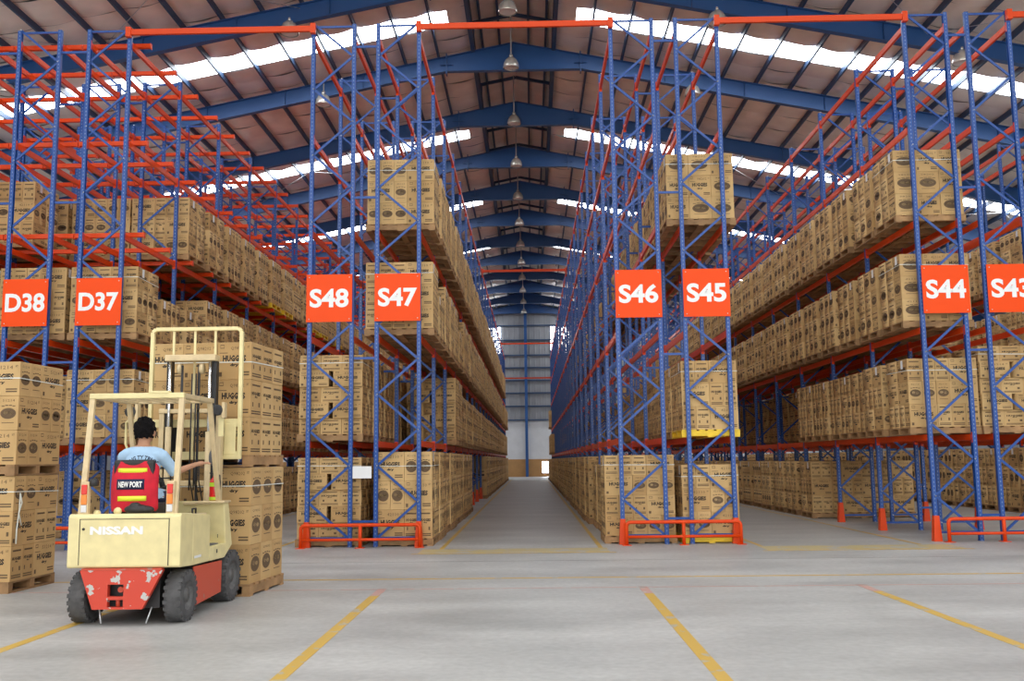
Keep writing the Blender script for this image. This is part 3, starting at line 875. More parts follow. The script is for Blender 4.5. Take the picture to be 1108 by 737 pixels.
# right block
row_loads('S44', 0, range(5, 44), 'A', '98202', .0)
row_loads('S44', 1, range(0, 6), 'B', '42110', -.02, kinds={0: 'A', 1: 'A'})
row_loads('S44', 2, range(0, 44), 'G', '42110', -.05)
row_loads('S44', 3, range(0, 44), 'G', '98202', -.06)
row_loads('S43', 0, range(5, 36), 'A', '51214', .10)
row_loads('S43', 1, list(range(0, 30)), 'C', '51214', .04)
row_loads('S43', 2, range(3, 44), 'A', '98202', .10)
row_loads('S42', 0, range(2, 30), 'T', '98202')
row_loads('S42', 1, range(5, 24), 'B', '98202')
row_loads('S42', 2, range(4, 24), 'A', '98202')
row_loads('S42', 3, range(4, 20), 'A', '42110')
# left block
row_loads('D37', 0, range(3, 30), 'A', '51214')
row_loads('D37', 1, range(0, 44), 'A', '51214', 0, kinds={})
row_loads('D37', 2, range(0, 44), 'A', '42110', 0, kinds={1: 'A2', 2: 'A2'})
row_loads('D37', 3, range(2, 44), 'A', '42110', 0, yel=(7, 8, 11, 12, 14))
row_loads('D38', 0, range(2, 12), 'A', '51214')
row_loads('D38', 1, range(1, 16), 'A', '51214')
row_loads('D38', 2, range(0, 20), 'A', '42110')
row_loads('D38', 3, range(2, 20), 'A', '42110')
row_loads('D39', 2, range(0, 14), 'A', '42110')
row_loads('D39', 3, range(1, 14), 'A', '42110')
row_loads('D40', 2, range(0, 12), 'A', '42110')
row_loads('D40', 3, range(0, 12), 'A', '42110')
# the two stacks on the open floor
RZF = math.radians(-5)
def rot(x, y, a): return (x * math.cos(a) - y * math.sin(a), x * math.sin(a) + y * math.cos(a))
qx, qy = rot(-.645, .555, RZF)
FX, FY = -3.34 + qx, 11.50 + qy
li_f0 = add_load('F', FX, FY, 0, RZF, 'lower load beyond the forklift', None, 'Q98202', nkfix='OOO')
li_f1 = add_load('F', FX - .03, FY, PH + 3 * .455 + .005, RZF, 'upper load on the forks', None, 'Q98202', nkfix='NNN')
LSX, LSY = -6.40 - .65, 11.95 + .52
li_l0 = add_load('B', LSX, LSY, 0, math.radians(88), 'lower pallet of left edge stack', 'at the bottom of the left edge stack', '51214', order=0)
li_l1 = add_load('B', LSX, LSY, PH + 3 * .43, math.radians(88), 'upper pallet of left edge stack', 'halfway up the left edge stack', '51214', order=0)

# which cartons show, and how large
bvv, bvf = [], []
for L in loads:
    c, s = math.cos(L['rz']), math.sin(L['rz'])
    o = len(bvv)
    for z in (L['z'] + PH, L['top']):
        for a, b in ((-1, -1), (1, -1), (1, 1), (-1, 1)):
            X, Y = a * (L['px'] / 2 - .03), b * (L['py'] / 2 - .03)
            bvv.append((L['x'] + c * X - s * Y, L['y'] + s * X + c * Y, z))
    bvf += [tuple(o + i for i in f) for f in ((0, 3, 2, 1), (4, 5, 6, 7), (0, 1, 5, 4), (1, 2, 6, 5), (2, 3, 7, 6), (3, 0, 4, 7))]
bvh = BVHTree.FromPolygons(bvv, bvf)
def in_frame(p):
    d = Vector(p) - CAM; zz = d.dot(_f)
    if zz < .5: return None
    u, v = 554 + F_PX * d.dot(_r) / zz, 368.5 - F_PX * d.dot(_u) / zz
    return zz if (-5 < u < 1113 and -5 < v < 742) else None
def seen(p):
    zz = in_frame(p)
    if zz is None: return 0
    d = Vector(p) - CAM; dist = d.length
    hit = bvh.ray_cast(CAM, d.normalized(), dist - .06)
    return 1.0 / (zz * zz) if hit[0] is None else 0
NV = {'-x': (-1, 0), '+x': (1, 0), '-y': (0, -1), '+y': (0, 1)}
for q in cartons:
    w, d, h = CT[q['typ']]; L = loads[q['load']]
    c, s = math.cos(L['rz']), math.sin(L['rz'])
    sc = 0; best = None
    for dn in q['dirs']:
        nx, ny = NV[dn]
        ex, ey = q['ex'], q['ey']
        area = (2 * (ey if nx else ex)) * h
        wn = Vector((c * nx - s * ny, s * nx + c * ny, 0))
        a = 0
        for du in (-.6, 0, .6):
            for dz in (.2, .8):
                X, Y = q['cx'] + nx * (ex + .005) - ny * du * ex, q['cy'] + ny * (ey + .005) + nx * du * ey
                P = Vector((L['x'] + c * X - s * Y, L['y'] + s * X + c * Y, q['z'] + dz * h))
                cosv = (CAM - P).normalized().dot(wn)
                if cosv > 0.02: a += seen(P) * cosv * area / 6
        if best is None or a > best[0]: best = (a, dn)
        sc += a
    q['score'] = sc; q['face'] = best[1] if best and best[0] > 0 else None
vis = sorted([i for i, q in enumerate(cartons) if q['score'] > 0], key=lambda i: -cartons[i]['score'])
single = set(vis[:300])
print('cartons', len(cartons), 'visible', len(vis), 'loads', len(loads))

LAYN = {3: ['bottom', 'middle', 'top'], 2: ['bottom', 'top'], 4: ['bottom', 'second', 'third', 'top'], 5: ['bottom', 'second', 'third', 'fourth', 'top']}
lab_seen = {}
for i in sorted(single):
    q = cartons[i]; L = loads[q['load']]
    o = link('carton', get_carton(q['typ'], q['nk'], q['code'], q['wk']), None, (q['x'], q['y'], q['z']), q['yaw'])
    same = [p for p in (cartons[j] for j in range(max(0, i - 70), min(len(cartons), i + 70))) if p['load'] == q['load'] and p['layer'] == q['layer'] and q['face'] in p['dirs']]
    f = q['face']
    if f in ('-y', '+y'):
        same.sort(key=lambda p: p['cx']); pos = '%s from left' % ORD[same.index(q)]
    else:
        same.sort(key=lambda p: p['cy']); pos = '%s back on %s side' % (ORD[same.index(q)], 'right' if f == '+x' else 'left')
    lab = 'brown carton, %s layer, %s, %s' % (LAYN[q['nl']][q['layer']], pos, L['where'])
    tag(o, lab, 'carton', 'printed brown cartons stacked on pallets')
    # paper label on some top cartons facing an aisle
    ad_ = '-x' if L['x'] > 0 else '+x'
    if q['layer'] == q['nl'] - 1 and ad_ in q['dirs'] and q['typ'] != 'C' and q['cy'] - q['ey'] < -L['py'] / 2 + .05 and q['load'] not in (li_f0, li_f1, li_l0, li_l1):
        w, d, h = CT[q['typ']]
        sgn = 1 if ad_ == '+x' else -1
        c, s = math.cos(-(q['yaw'] - L['rz'])), math.sin(-(q['yaw'] - L['rz']))
        lx, ly = sgn * (q['ex'] - .001), 0
        link('paper_label', LABEL_M, o, (c * lx - s * ly, s * lx + c * ly, h - .10), sgn * PI / 2 - (q['yaw'] - L['rz']))

# every other carton, as one mesh
V, Fq, Fm, Ft = [], [], [], []
def emit(vs, fs, m, tint):
    o = len(V); V.extend(vs)
    for f in fs:
        Fq.append([i + o for i in f]); Fm.append(m); Ft.append(tint)
for i, q in enumerate(cartons):
    if i in single: continue
    L = loads[q['load']]
    w, d, h = CT[q['typ']]; g = .003
    c, s = math.cos(q['yaw']), math.sin(q['yaw'])
    def tr(X, Y, Z): return (q['x'] + c * X - s * Y, q['y'] + s * X + c * Y, q['z'] + Z)
    X, Y = w / 2 - g, d / 2 - g
    tint = random.random()
    emit([tr(-X, -Y, 0), tr(X, -Y, 0), tr(X, Y, 0), tr(-X, Y, 0), tr(-X, -Y, h - .003), tr(X, -Y, h - .003), tr(X, Y, h - .003), tr(-X, Y, h - .003)],
         [(4, 5, 6, 7), (0, 1, 5, 4), (1, 2, 6, 5), (2, 3, 7, 6), (3, 0, 4, 7)], 0, tint)
    dist = q['y']
    if dist > 62: continue
    lod = 1 if (dist < 30 and q['score'] > 0) else 2
    for dn in q['dirs']:
        if dn == '+y': continue
        if dist > 40 and dn == '-y': continue
        if dn == '+x' and L['x'] > 0 and L['rz'] < .5: continue
        if dn == '-x' and L['x'] < 0 and L['rz'] < .5: continue
        nx, ny = NV[dn]
        if q['t']: nx, ny = ny, -nx            # load axes -> carton axes
        fi = {(0, -1): 0, (1, 0): 1, (0, 1): 2, (-1, 0): 3}[(nx, ny)]
        (ux, uy), (nx, ny) = FD[fi]
        wide = fi % 2 == 0
        fw, off = ((w, d / 2) if wide else (d, w / 2)); off = off - g + .001
        for poly, m in fprint(q['wk'] if wide else q['nk'], fw, h, lod, q['code']):
            emit([tr(nx * off + ux * a, ny * off + uy * a, h / 2 + b) for a, b in poly], [range(len(poly))], m, 0)
        if dn != '-y' and q['layer'] == q['nl'] - 1 and q['cy'] - q['ey'] < -L['py'] / 2 + .05 and L['rz'] < .5 and random.random() < .7:
            a0, b0 = 0, h / 2 - .1
            emit([tr(nx * (off + .001) + ux * (a0 + a), ny * (off + .001) + uy * (a0 + a), h / 2 + b0 + b) for a, b in ((-.05, -.08), (.05, -.08), (.05, .08), (-.05, .08))], [(0, 1, 2, 3)], 4, 0)
me = bpy.data.meshes.new('cartons_further_back')
nv = len(V); nl_ = sum(len(f) for f in Fq)
me.vertices.add(nv); me.vertices.foreach_set('co', np.array(V, dtype=np.float32).ravel())
me.loops.add(nl_); me.loops.foreach_set('vertex_index', np.fromiter((i for f in Fq for i in f), dtype=np.int32, count=nl_))
me.polygons.add(len(Fq))
lens = np.array([len(f) for f in Fq], dtype=np.int32)
me.polygons.foreach_set('loop_start', np.concatenate([[0], np.cumsum(lens)[:-1]]).astype(np.int32))
me.polygons.foreach_set('material_index', np.array(Fm, dtype=np.int32))
for m in CARTON_M: me.materials.append(MT[m])
at = me.attributes.new('tint', 'FLOAT', 'FACE'); at.data.foreach_set('value', np.array(Ft, dtype=np.float32))
me.update(calc_edges=True); me.validate()
o = link('cartons_further_back', me)
stuff(o); o['label'] = 'many more printed brown cartons stacked on the racks further back'; o['category'] = 'cartons'
print('stuff faces', len(Fq))

# pallets
def pallet_parts(px, py):
    out = []
    for k in range(3):
        y = -py / 2 + .05 + (py - .10) * k / 2
        out.append(('stringer', (px, .09, .095), (0, y, .0225 + .0475 - .0475 + .0)))
    n = 7
    for k in range(n):
        x = -px / 2 + .06 + (px - .12) * k / (n - 1)
        out.append(('deck_board', (.115, py, .0225), (x, 0, .1175)))
    for k in range(3):
        x = -px / 2 + .06 + (px - .12) * k / 2
        out.append(('base_board', (.115, py, .0225), (x, 0, 0)))
    return out
_pm, _pb = {}, {}
def pallet_one(px, py, mt):
    k = (px, py, mt)
    if k not in _pm:
        mb = MB()
        for n, (sx, sy, sz), (x, y, z) in pallet_parts(px, py):
            mb.box(x - sx / 2, x + sx / 2, y - sy / 2, y + sy / 2, z, z + sz)
        _pm[k] = mb.mesh('pallet', mt)
    return _pm[k]
def piece(name, size, mt):
    k = (name, size, mt)
    if k not in _pb:
        sx, sy, sz = size
        _pb[k] = MB().box(-sx / 2, sx / 2, -sy / 2, sy / 2, 0, sz).mesh(name, mt)
    return _pb[k]
for L in loads:
    c, s = math.cos(L['rz']), math.sin(L['rz'])
    px, py = L['px'] + .04, min(L['py'] + .06, 1.30)
    L['pp'] = (round(px, 3), round(py, 3))
    sc = 0
    for a in (-.9, -.45, 0, .45, .9):
        for dx_, dy_ in ((a * px / 2, -py / 2), (px / 2, a * py / 2), (-px / 2, a * py / 2)):
            P = (L['x'] + c * dx_ - s * dy_, L['y'] + s * dx_ + c * dy_, L['z'] + .06)
            sc += seen(P)
    L['ps'] = sc
order = sorted([i for i, L in enumerate(loads) if L['ps'] > 0], key=lambda i: -loads[i]['ps'])
psel = set(order[:300]); pnear = set(order[:40])
far_p, far_y = MB(), MB()
for i, L in enumerate(loads):
    mt = 'yellow' if L['yellow'] else 'wood'
    px, py = L['pp']
    if i in psel:
        lab = '%s pallet %s' % ('yellow plastic' if L['yellow'] else 'bare wooden', L['pl'])
        if i in pnear:
            t = empty('pallet', (L['x'], L['y'], L['z']), L['rz'])
            turn = L['kind'] == 'F' or i in (li_l0, li_l1)
            for n, size, p in pallet_parts(py if turn else px, px if turn else py):
                link(n, piece(n, size, mt), t, (-p[1], p[0], p[2]) if turn else p, PI / 2 if turn else 0)
        else:
            t = link('pallet', pallet_one(px, py, mt), None, (L['x'], L['y'], L['z']), L['rz'])
        tag(t, lab, 'pallet', 'pallets under the carton loads')
    else:
        tgt = far_y if L['yellow'] else far_p
        c, s = math.cos(L['rz']), math.sin(L['rz'])
        b = MB()
        for x, y, z, sx, sy, sz in ((0, 0, .1175, px, py, .0225), (0, -py / 2 + .05, 0, px, .09, .117), (0, 0, 0, px, .09, .117), (0, py / 2 - .05, 0, px, .09, .117)):
            b.box(x - sx / 2, x + sx / 2, y - sy / 2, y + sy / 2, z, z + sz)
        o_ = len(tgt.v)
        tgt.v.extend([(L['x'] + c * p[0] - s * p[1], L['y'] + s * p[0] + c * p[1], L['z'] + p[2]) for p in b.v])
        tgt.f.extend([tuple(q + o_ for q in f) for f in b.f]); tgt.m.extend(b.m); tgt.sm.extend(b.sm)
o = stuff(far_p.build('pallets_further_back', 'wood')); o['label'] = 'many more wooden pallets under cartons further back'; o['category'] = 'pallets'
if far_y.v:
    o = stuff(far_y.build('yellow_pallets_further_back', 'yellow')); o['label'] = 'a few more yellow pallets under cartons further back'; o['category'] = 'pallets'

# white strapping bands round the nearest loads
for i, L in enumerate(loads):
    if (L['y'] < Y0 + 1.2 and L['ps'] > 0 and 'D38' not in L['where']) or i in (li_f0, li_f1, li_l0):
        x, y = L['px'] / 2 + .004, L['py'] / 2 + .004
        z0 = L['top'] - L['h'] * .5
        dz = [random.uniform(-.02, .02) for _ in range(4)]
        mb = MB(); P = [(-x, -y), (x, -y), (x, y), (-x, y)]
        for k in range(4):
            a, b = P[k], P[(k + 1) % 4]
            za, zb = z0 + dz[k], z0 + dz[(k + 1) % 4]
            nx, ny = (b[1] - a[1]), -(b[0] - a[0]); l = math.hypot(nx, ny); nx, ny = nx / l * .002, ny / l * .002
            hw = .006
            mb.add([(a[0], a[1], za - hw), (b[0], b[1], zb - hw), (b[0], b[1], zb + hw), (a[0], a[1], za + hw), (a[0] + nx, a[1] + ny, za - hw), (b[0] + nx, b[1] + ny, zb - hw), (b[0] + nx, b[1] + ny, zb + hw), (a[0] + nx, a[1] + ny, za + hw)],
                   [(0, 3, 2, 1), (4, 5, 6, 7), (0, 1, 5, 4), (1, 2, 6, 5), (2, 3, 7, 6), (3, 0, 4, 7)])
        if i == li_l0:                       # loose tail of the band
            xx, yy = x * .82, -y
            xx, yy = -x + .13, -y
            mb.tube([(xx, yy - .004, z0), (xx + .02, yy - .02, z0 - .12), (xx - .03, yy - .015, z0 - .25), (xx + .03, yy - .02, z0 - .4)], .008, 6)
            mb.tube([(xx, yy - .004, z0), (xx - .03, yy - .02, z0 - .2), (xx - .06, yy - .015, z0 - .45), (xx - .07, yy - .02, z0 - .62)], .009, 6)
        o = mb.build('strapping_band', 'strap', None, (L['x'], L['y'], 0), L['rz'])
        tag(o, 'thin white strapping band around the %s' % (L['where'] if 'load' in L['where'] else 'cartons of the ' + L['where']), 'strap', 'white strapping bands')

# ------------------------------------------------------------------ forklift truck
FO = Vector((-3.985, 9.76, 0))
fk = tag(empty('forklift', FO), 'cream and red forklift with tall mast, seen from behind, in the left foreground', 'forklift')
def P_(mb, name, mats, bevel=0.0, parent=fk, loc=(0, 0, 0), fix=True): return mb.build(name, mats, parent, loc, 0, bevel, fix)
HW = .555
P_(MB().prism([(-.30, .57), (-.285, .555), (.06, .535), (.06, 1.055), (-.27, 1.075), (-.30, 1.05)], -HW, HW), 'counterweight', 'cream', .028)
P_(MB().prism([(.068, .535), (.575, .525), (.59, .67), (.585, 1.0), (.57, 1.015), (.068, 1.05)], -HW + .004, HW - .004), 'battery_hood', 'cream', .014)
P_(MB().box(-.52, .52, .3, .56, 1.0, 1.035), 'hood_lid', 'creamdk', .01)
P_(MB().prism([(.59, .525), (1.10, .515), (1.12, .67), (.59, .67)], -HW + .004, HW - .004), 'floor_step', 'cream', .008)
P_(MB().box(-.50, .50, .60, 1.02, .671, .681), 'floor_mat', 'grey')
P_(MB().prism([(1.102, .515), (1.36, .635), (1.20, 1.12), (1.04, 1.14), (1.10, .76), (1.122, .67)], -HW + .004, HW - .004), 'front_cowl', 'cream', .012)
P_(MB().box(.24, .57, .98, 1.22, 1.115, 1.14), 'cowl_tray', 'creamdk', .008)
sm = MB(); sm.box(.437, .445, -.304, -.296, .575, 1.03); sm.box(-.44, .445, -.304, -.296, 1.022, 1.028); sm.box(-.44, -.434, -.304, -.296, .585, 1.028)
P_(sm, 'door_seam', 'seam', fix=False)
P_(MB().lathe([(0, -.31), (.012, -.31), (.014, -.298)], (-.40, 0, .93), 'y', 10), 'door_catch', 'black')
mb = MB(); put_text(mb, 'NISSAN', (-.075, -.3035, .915), (1, 0, 0), (0, 0, 1), .52, .08, 0, .05, 3)
mb.build('lettering', 'white', fk)
mb = MB(); mb.box(.557, .5595, .10, .30, .60, .625)
for k, z in enumerate((.62, .78)): mb.box(.5525, .556, .80 if k == 0 else .82, .83, z - .03, z + .01, 1)
P_(mb, 'side_decals', ['white', 'black'], fix=False)
# rear bumper plate with the tow hitch openings
def trap(z): 
    t = (.54 - z) / (.54 - .165)
    return (-.414 + t * .133, .40 - t * .194)
mb = MB()
def strip(z0, z1, xa=None, xb=None):
    a0, b0 = trap(z0); a1, b1 = trap(z1)
    if xb is not None and xa is None: b0 = b1 = xb
    if xa is not None and xb is None: a0 = a1 = xa
    if xa is not None and xb is not None: a0 = a1 = xa; b0 = b1 = xb
    mb.prism([(a0, z0), (b0, z0), (b1, z1), (a1, z1)], -.315, -.255, 'y')
strip(.40, .535); strip(.165, .185)
for z0, z1 in ((.185, .40),):
    strip(z0, z1, None, -.135); strip(z0, z1, .02, None)
strip(.255, .285, -.135, .02)
bp = P_(mb, 'bumper_plate', 'red', fix=True)
P_(MB().box(-.40, .385, -.312, -.25, .537, .552), 'bumper_top_trim', 'redside')
P_(MB().box(-.14, .03, -.2, -.19, .17, .42), 'hitch_recess', 'black', parent=bp)
P_(MB().tube([(-.03, -.26, .345), (-.03, -.19, .345)], .028, 12), 'hitch_pin', 'redside', parent=bp)
P_(MB().tube([(-.05, -.26, .18), (-.05, -.26, .27)], .02, 12), 'hitch_pin', 'redside', parent=bp)
P_(MB().box(-.33, .33, -.19, 1.35, .16, .53), 'chassis', 'black')
P_(MB().tube([(-.45, 0, .25), (.45, 0, .25)], .05, 10), 'rear_axle', 'black')
P_(MB().tube([(-.42, 1.42, .28), (.42, 1.42, .28)], .06, 10), 'front_axle', 'black')
for s in (-1, 1):
    P_(MB().prism([(.17, .12), (1.02, .15), (1.03, .49), (.15, .515)], s * .545 - .02, s * .545), 'side_panel', 'redside', .008)
    P_(MB().tube([(s * .26, -.2, .17), (s * .22, -.24, .02)], .008, 6), 'ground_strap', 'bolt')
def wheel(name, x, y, r, w, side):
    prof = [(r * .56, -w / 2 + .01), (r * .62, -w / 2), (r * .90, -w / 2 + .005), (r * .97, -w / 2 + .02), (r, -w / 2 + .045), (r, w / 2 - .045), (r * .97, w / 2 - .02), (r * .90, w / 2 - .005), (r * .62, w / 2), (r * .56, w / 2 - .01)]
    mb = MB(); mb.lathe(prof, (0, 0, 0), 'x', 40)
    for k in range(22):                                # shoulder lugs
        t = 2 * PI * k / 22
        for s in (-1, 1):
            c = Vector((s * (w / 2 - .016), math.sin(t) * (r - .004), math.cos(t) * (r - .004)))
            tx = Vector((0, math.cos(t), -math.sin(t))); rd = Vector((0, math.sin(t), math.cos(t)))
            vs = []
            for a in (-.019, .019):
                for b in (-.028, .004):
                    for cx in (-.03, .014): vs.append(c + Vector((cx * s, 0, 0)) + tx * a + rd * b)
            mb.add(vs, [(0, 1, 3, 2), (4, 6, 7, 5), (0, 4, 5, 1), (2, 3, 7, 6), (0, 2, 6, 4), (1, 5, 7, 3)])
    t = P_(mb, name, 'tyre', loc=(x, y, r))
    mb = MB(); q = side
    mb.lathe([(r * .585, q * (w / 2 - .012)), (r * .5, q * (w / 2 - .03)), (r * .44, q * (w / 2 - .06)), (r * .3, q * (w / 2 - .06)), (r * .26, q * (w / 2 - .02)), (0, q * (w / 2 - .018))], (0, 0, 0), 'x', 28)
    mb.lathe([(r * .585, -q * (w / 2 - .012)), (0, -q * (w / 2 - .03))], (0, 0, 0), 'x', 28)
    for k in range(6):
        a = 2 * PI * k / 6
        mb.lathe([(0, q * (w / 2 - .045)), (.012, q * (w / 2 - .045)), (.012, q * (w / 2 - .06))], (0, r * .37 * math.sin(a), r * .37 * math.cos(a)), 'x', 8)
    P_(mb, 'rim', 'rim', parent=t)
wheel('rear_wheel', -.475, 0, .252, .175, -1); wheel('rear_wheel', .465, 0, .252, .175, 1)
wheel('front_wheel', -.455, 1.42, .285, .20, -1); wheel('front_wheel', .455, 1.42, .285, .20, 1)
# overhead guard
for s in (-1, 1):
    P_(MB().bar((s * .465, -.225, 1.06), (s * .455, -.09, 2.23), .055, .045, (0, 1, 0)), 'guard_rear_leg', 'creamdk', .006)
    P_(MB().bar((s * .445, .77, 2.23), (s * .46, 1.12, 1.13), .05, .05, (0, 1, 0)), 'guard_front_leg', 'creamdk', .006)
    P_(MB().box(s * .455 - .028, s * .455 + .028, -.09, .80, 2.215, 2.265), 'guard_side_rail', 'creamdk', .006)
P_(MB().box(-.483, .483, -.12, -.065, 2.215, 2.27), 'guard_rear_rail', 'cream', .008)
P_(MB().box(-.483, .483, .77, .82, 2.215, 2.265), 'guard_front_rail', 'creamdk', .008)
for k in range(6):
    x = -.36 + .144 * k
    P_(MB().box(x - .018, x + .018, -.065, .77, 2.225, 2.245), 'guard_slat', 'creamdk')
P_(MB().box(.12, .33, -.125, -.05, 2.262, 2.29), 'guard_bracket', 'cream', .006)
for s in (-1, 1):
    t = P_(MB().box(s * .425 - .038, s * .425 + .038, -.26, -.20, 1.06, 1.39), 'tail_lamp', 'creamdk', .006)
    for z0, z1, m in ((1.265, 1.36, 'lens_r'), (1.165, 1.262, 'lens_o'), (1.09, 1.16, 'lens_w')):
        P_(MB().box(s * .425 - .028, s * .425 + .028, -.275, -.259, z0, z1), 'lens', m, .005, parent=t)
P_(MB().lathe([(0, .03), (.03, .028), (.045, 0), (.045, -.04), (.03, -.05), (0, -.05)], (-.36, -.2, 1.39), 'z', 14), 'beacon', 'black')
P_(MB().lathe([(0, .0), (.035, .0), (.04, .02), (.03, .035), (0, .04)], (-.155, -.12, 1.09), 'y', 16), 'filler_cap', 'cream', loc=(0, 0, 0))
P_(MB().lathe([(0, .04), (.02, .04), (.035, .02), (.035, 0)], (-.34, -.15, 1.065), 'z', 12), 'hood_knob', 'cream')
P_(MB().tube([(.44, .34, 1.035), (.44, .34, 1.085), (.44, .44, 1.085), (.44, .44, 1.035)], .011, 8), 'hood_handle', 'black')
# seat
P_(MB().box(-.31, .15, .10, .60, 1.035, 1.16), 'seat_cushion', 'black', .03)
P_(MB().prism([(.085, 1.10), (.17, 1.10), (.13, 1.60), (.055, 1.60)], -.29, .13), 'seat_backrest', 'black', .03)
# steering and levers
P_(MB().tube([(-.08, 1.10, 1.05), (-.08, .80, 1.38)], .03, 10), 'steering_column', 'black')
mb = MB(); pts = []
for k in range(25):
    a = 2 * PI * k / 24; pts.append((-.08 + .17 * math.cos(a), .78 + .17 * math.sin(a) * .74, 1.40 + .17 * math.sin(a) * .67))
mb.tube(pts, .013, 8, caps=False)
for a in (0, 2.1, 4.2): mb.tube([(-.08, .78, 1.40), (-.08 + .17 * math.cos(a), .78 + .17 * math.sin(a) * .74, 1.40 + .17 * math.sin(a) * .67)], .009, 6)
P_(mb, 'steering_wheel', 'black')
for k in range(3):
    x = .15 + .05 * k
    P_(MB().tube([(x + .04, 1.08, 1.13), (x + .02, 1.0, 1.36), (x + .03, .96, 1.50 + .02 * k)], .008, 6), 'control_lever', 'black')
    P_(MB().ellipsoid((x + .03, .958, 1.515 + .02 * k), (.018, .018, .024), 10, 8), 'lever_knob', 'black')
P_(MB().box(.10, .40, 1.0, 1.14, 1.10, 1.13), 'lever_console', 'creamdk', .006)
# mast
for s in (-1, 1):
    mb = MB(); mb.box(s * .335 - .03, s * .335 + .03, 1.42, 1.54, .10, 2.20)
    P_(mb, 'outer_mast_rail', 'creamdk', .006)
    P_(MB().box(s * .265 - .03, s * .265 + .03, 1.43, 1.53, .12, 2.78), 'inner_mast_rail', 'black', .006)
    P_(MB().tube([(s * .235 + (.0 if s < 0 else .0), 1.38, 1.55), (s * .235, 1.38, 2.74)], .017, 14), 'lift_rod', 'chrome')
    P_(MB().tube([(s * .235, 1.38, .2), (s * .235, 1.38, 1.98 if s < 0 else 1.92)], .034, 14), 'lift_cylinder', 'creamdk')
    P_(MB().box(s * .10 - .014, s * .10 + .014, 1.40, 1.41, .8, 2.70), 'lift_chain', 'black')
    P_(MB().lathe([(0, -.02), (.06, -.02), (.065, 0), (.06, .02), (0, .02)], (s * .13, 1.42, 2.66), 'x', 18), 'chain_pulley', 'creamdk')
P_(MB().box(-.30, .30, 1.36, 1.54, 2.75, 2.825), 'mast_top_tie', 'creamdk', .01)
P_(MB().box(-.365, .365, 1.40, 1.50, 2.14, 2.19), 'mast_cross_tie', 'creamdk', .008)
P_(MB().box(-.365, .365, 1.40, 1.50, 1.30, 1.36), 'mast_cross_tie', 'creamdk', .008)
P_(MB().box(-.33, .33, 1.42, 1.54, .12, .22), 'mast_foot_tie', 'creamdk', .008)
P_(MB().tube([(.03, 1.37, 1.25), (.03, 1.37, 2.6)], .009, 6), 'hydraulic_hose', 'black')
P_(MB().tube([(.08, 1.37, 1.25), (.08, 1.37, 2.6)], .009, 6), 'hydraulic_hose', 'black')
P_(MB().tube([(.315, 1.30, 2.1), (.35, 1.28, 1.8), (.33, 1.26, 1.5), (.36, 1.2, 1.2)], .011, 8), 'hydraulic_hose', 'black')
# carriage and load backrest
YB = 1.585
for z in (1.60, 1.98):
    P_(MB().box(-.52, .52, YB - .025, YB + .02, z, z + .095), 'carriage_bar', 'cream', .006)
r = .05
fr = [(-.53, 1.60), (-.53, 3.12), (-.49, 3.155), (.50, 3.155), (.54, 3.12), (.54, 1.60)]
lb = MB()
for (a, b), (c, d) in zip(fr[:-1], fr[1:]):
    lb.bar((a, YB, b), (c, YB, d), .045, .055, (0, 1, 0))
P_(lb, 'load_backrest', 'cream', .006)
for x in (-.275, -.02, .225):
    P_(MB().box(x - .013, x + .013, YB - .01, YB + .01, 1.69, 3.13), 'backrest_bar', 'cream')
P_(MB().box(.36, .50, YB - .03, YB + .0, 1.66, 2.02), 'carriage_plate', 'cream', .006)
for s in (-1, 1):
    mb = MB(); mb.prism([(YB + .025, 1.53), (YB + 1.10, 1.545), (YB + 1.10, 1.56), (YB + .07, 1.575), (YB + .065, 2.06), (YB + .025, 2.06)], s * .24 - .05, s * .24 + .05)
    P_(mb, 'fork', 'black', .004)
# working lamps and mirror
for x, y, z in ((.39, 1.25, 2.16), (-.60, 1.22, 2.15)):
    t = P_(MB().lathe([(0, .03), (.045, .03), (.06, 0), (.064, -.05), (.05, -.055), (0, -.05)], (x, y, z), 'y', 18), 'work_lamp', 'black')
    P_(MB().box(x + .05, x + .085, y - .05, y + .04, z - .09, z + .09), 'lamp_bracket', 'creamdk', .005, parent=t)
    P_(MB().box(x + (.0 if x > 0 else -.02), x + .06, y, y + .03, z - .30, z - .08), 'lamp_arm', 'cream', .004, parent=t)
P_(MB().tube([(.46, .95, 1.72), (.37, 1.1, 1.74), (.362, 1.15, 1.70)], .009, 6), 'mirror_arm', 'black')
P_(MB().ellipsoid((.362, 1.17, 1.62), (.045, .022, .095), 16, 12), 'mirror', 'grey')
P_(MB().tube([(-.50, .9, 1.72), (-.56, .98, 1.78), (-.56, .98, 2.02), (-.48, .9, 2.06)], .014, 8), 'grab_handle', 'cream')

# fire extinguisher clipped beside the mast
fe = tag(empty('fire_extinguisher', FO + Vector((.405, 1.14, 1.141))), 'small red fire extinguisher with lime bands on the forklift cowl', 'fire extinguisher')
MB().lathe([(0, 0), (.052, 0), (.056, .012), (.056, .20), (.045, .235), (.022, .255), (.02, .275), (0, .275)], n=20).build('cylinder', 'extred', fe)
MB().lathe([(.0572, .005), (.0572, .04)], n=20).build('lower_band', 'lime', fe)
MB().lathe([(.0572, .155), (.0572, .20)], n=20).build('upper_band', 'lime', fe)
MB().lathe([(0, .31), (.018, .31), (.02, .275), (0, .275)], n=12).build('valve', 'black', fe)
MB().bar((-.06, 0, .305), (.03, 0, .30), .018, .012).build('handle', 'black', fe)
MB().tube([(.02, 0, .29), (.06, -.02, .28), (.068, -.03, .2), (.064, -.02, .08)], .009, 6).build('hose', 'black', fe)

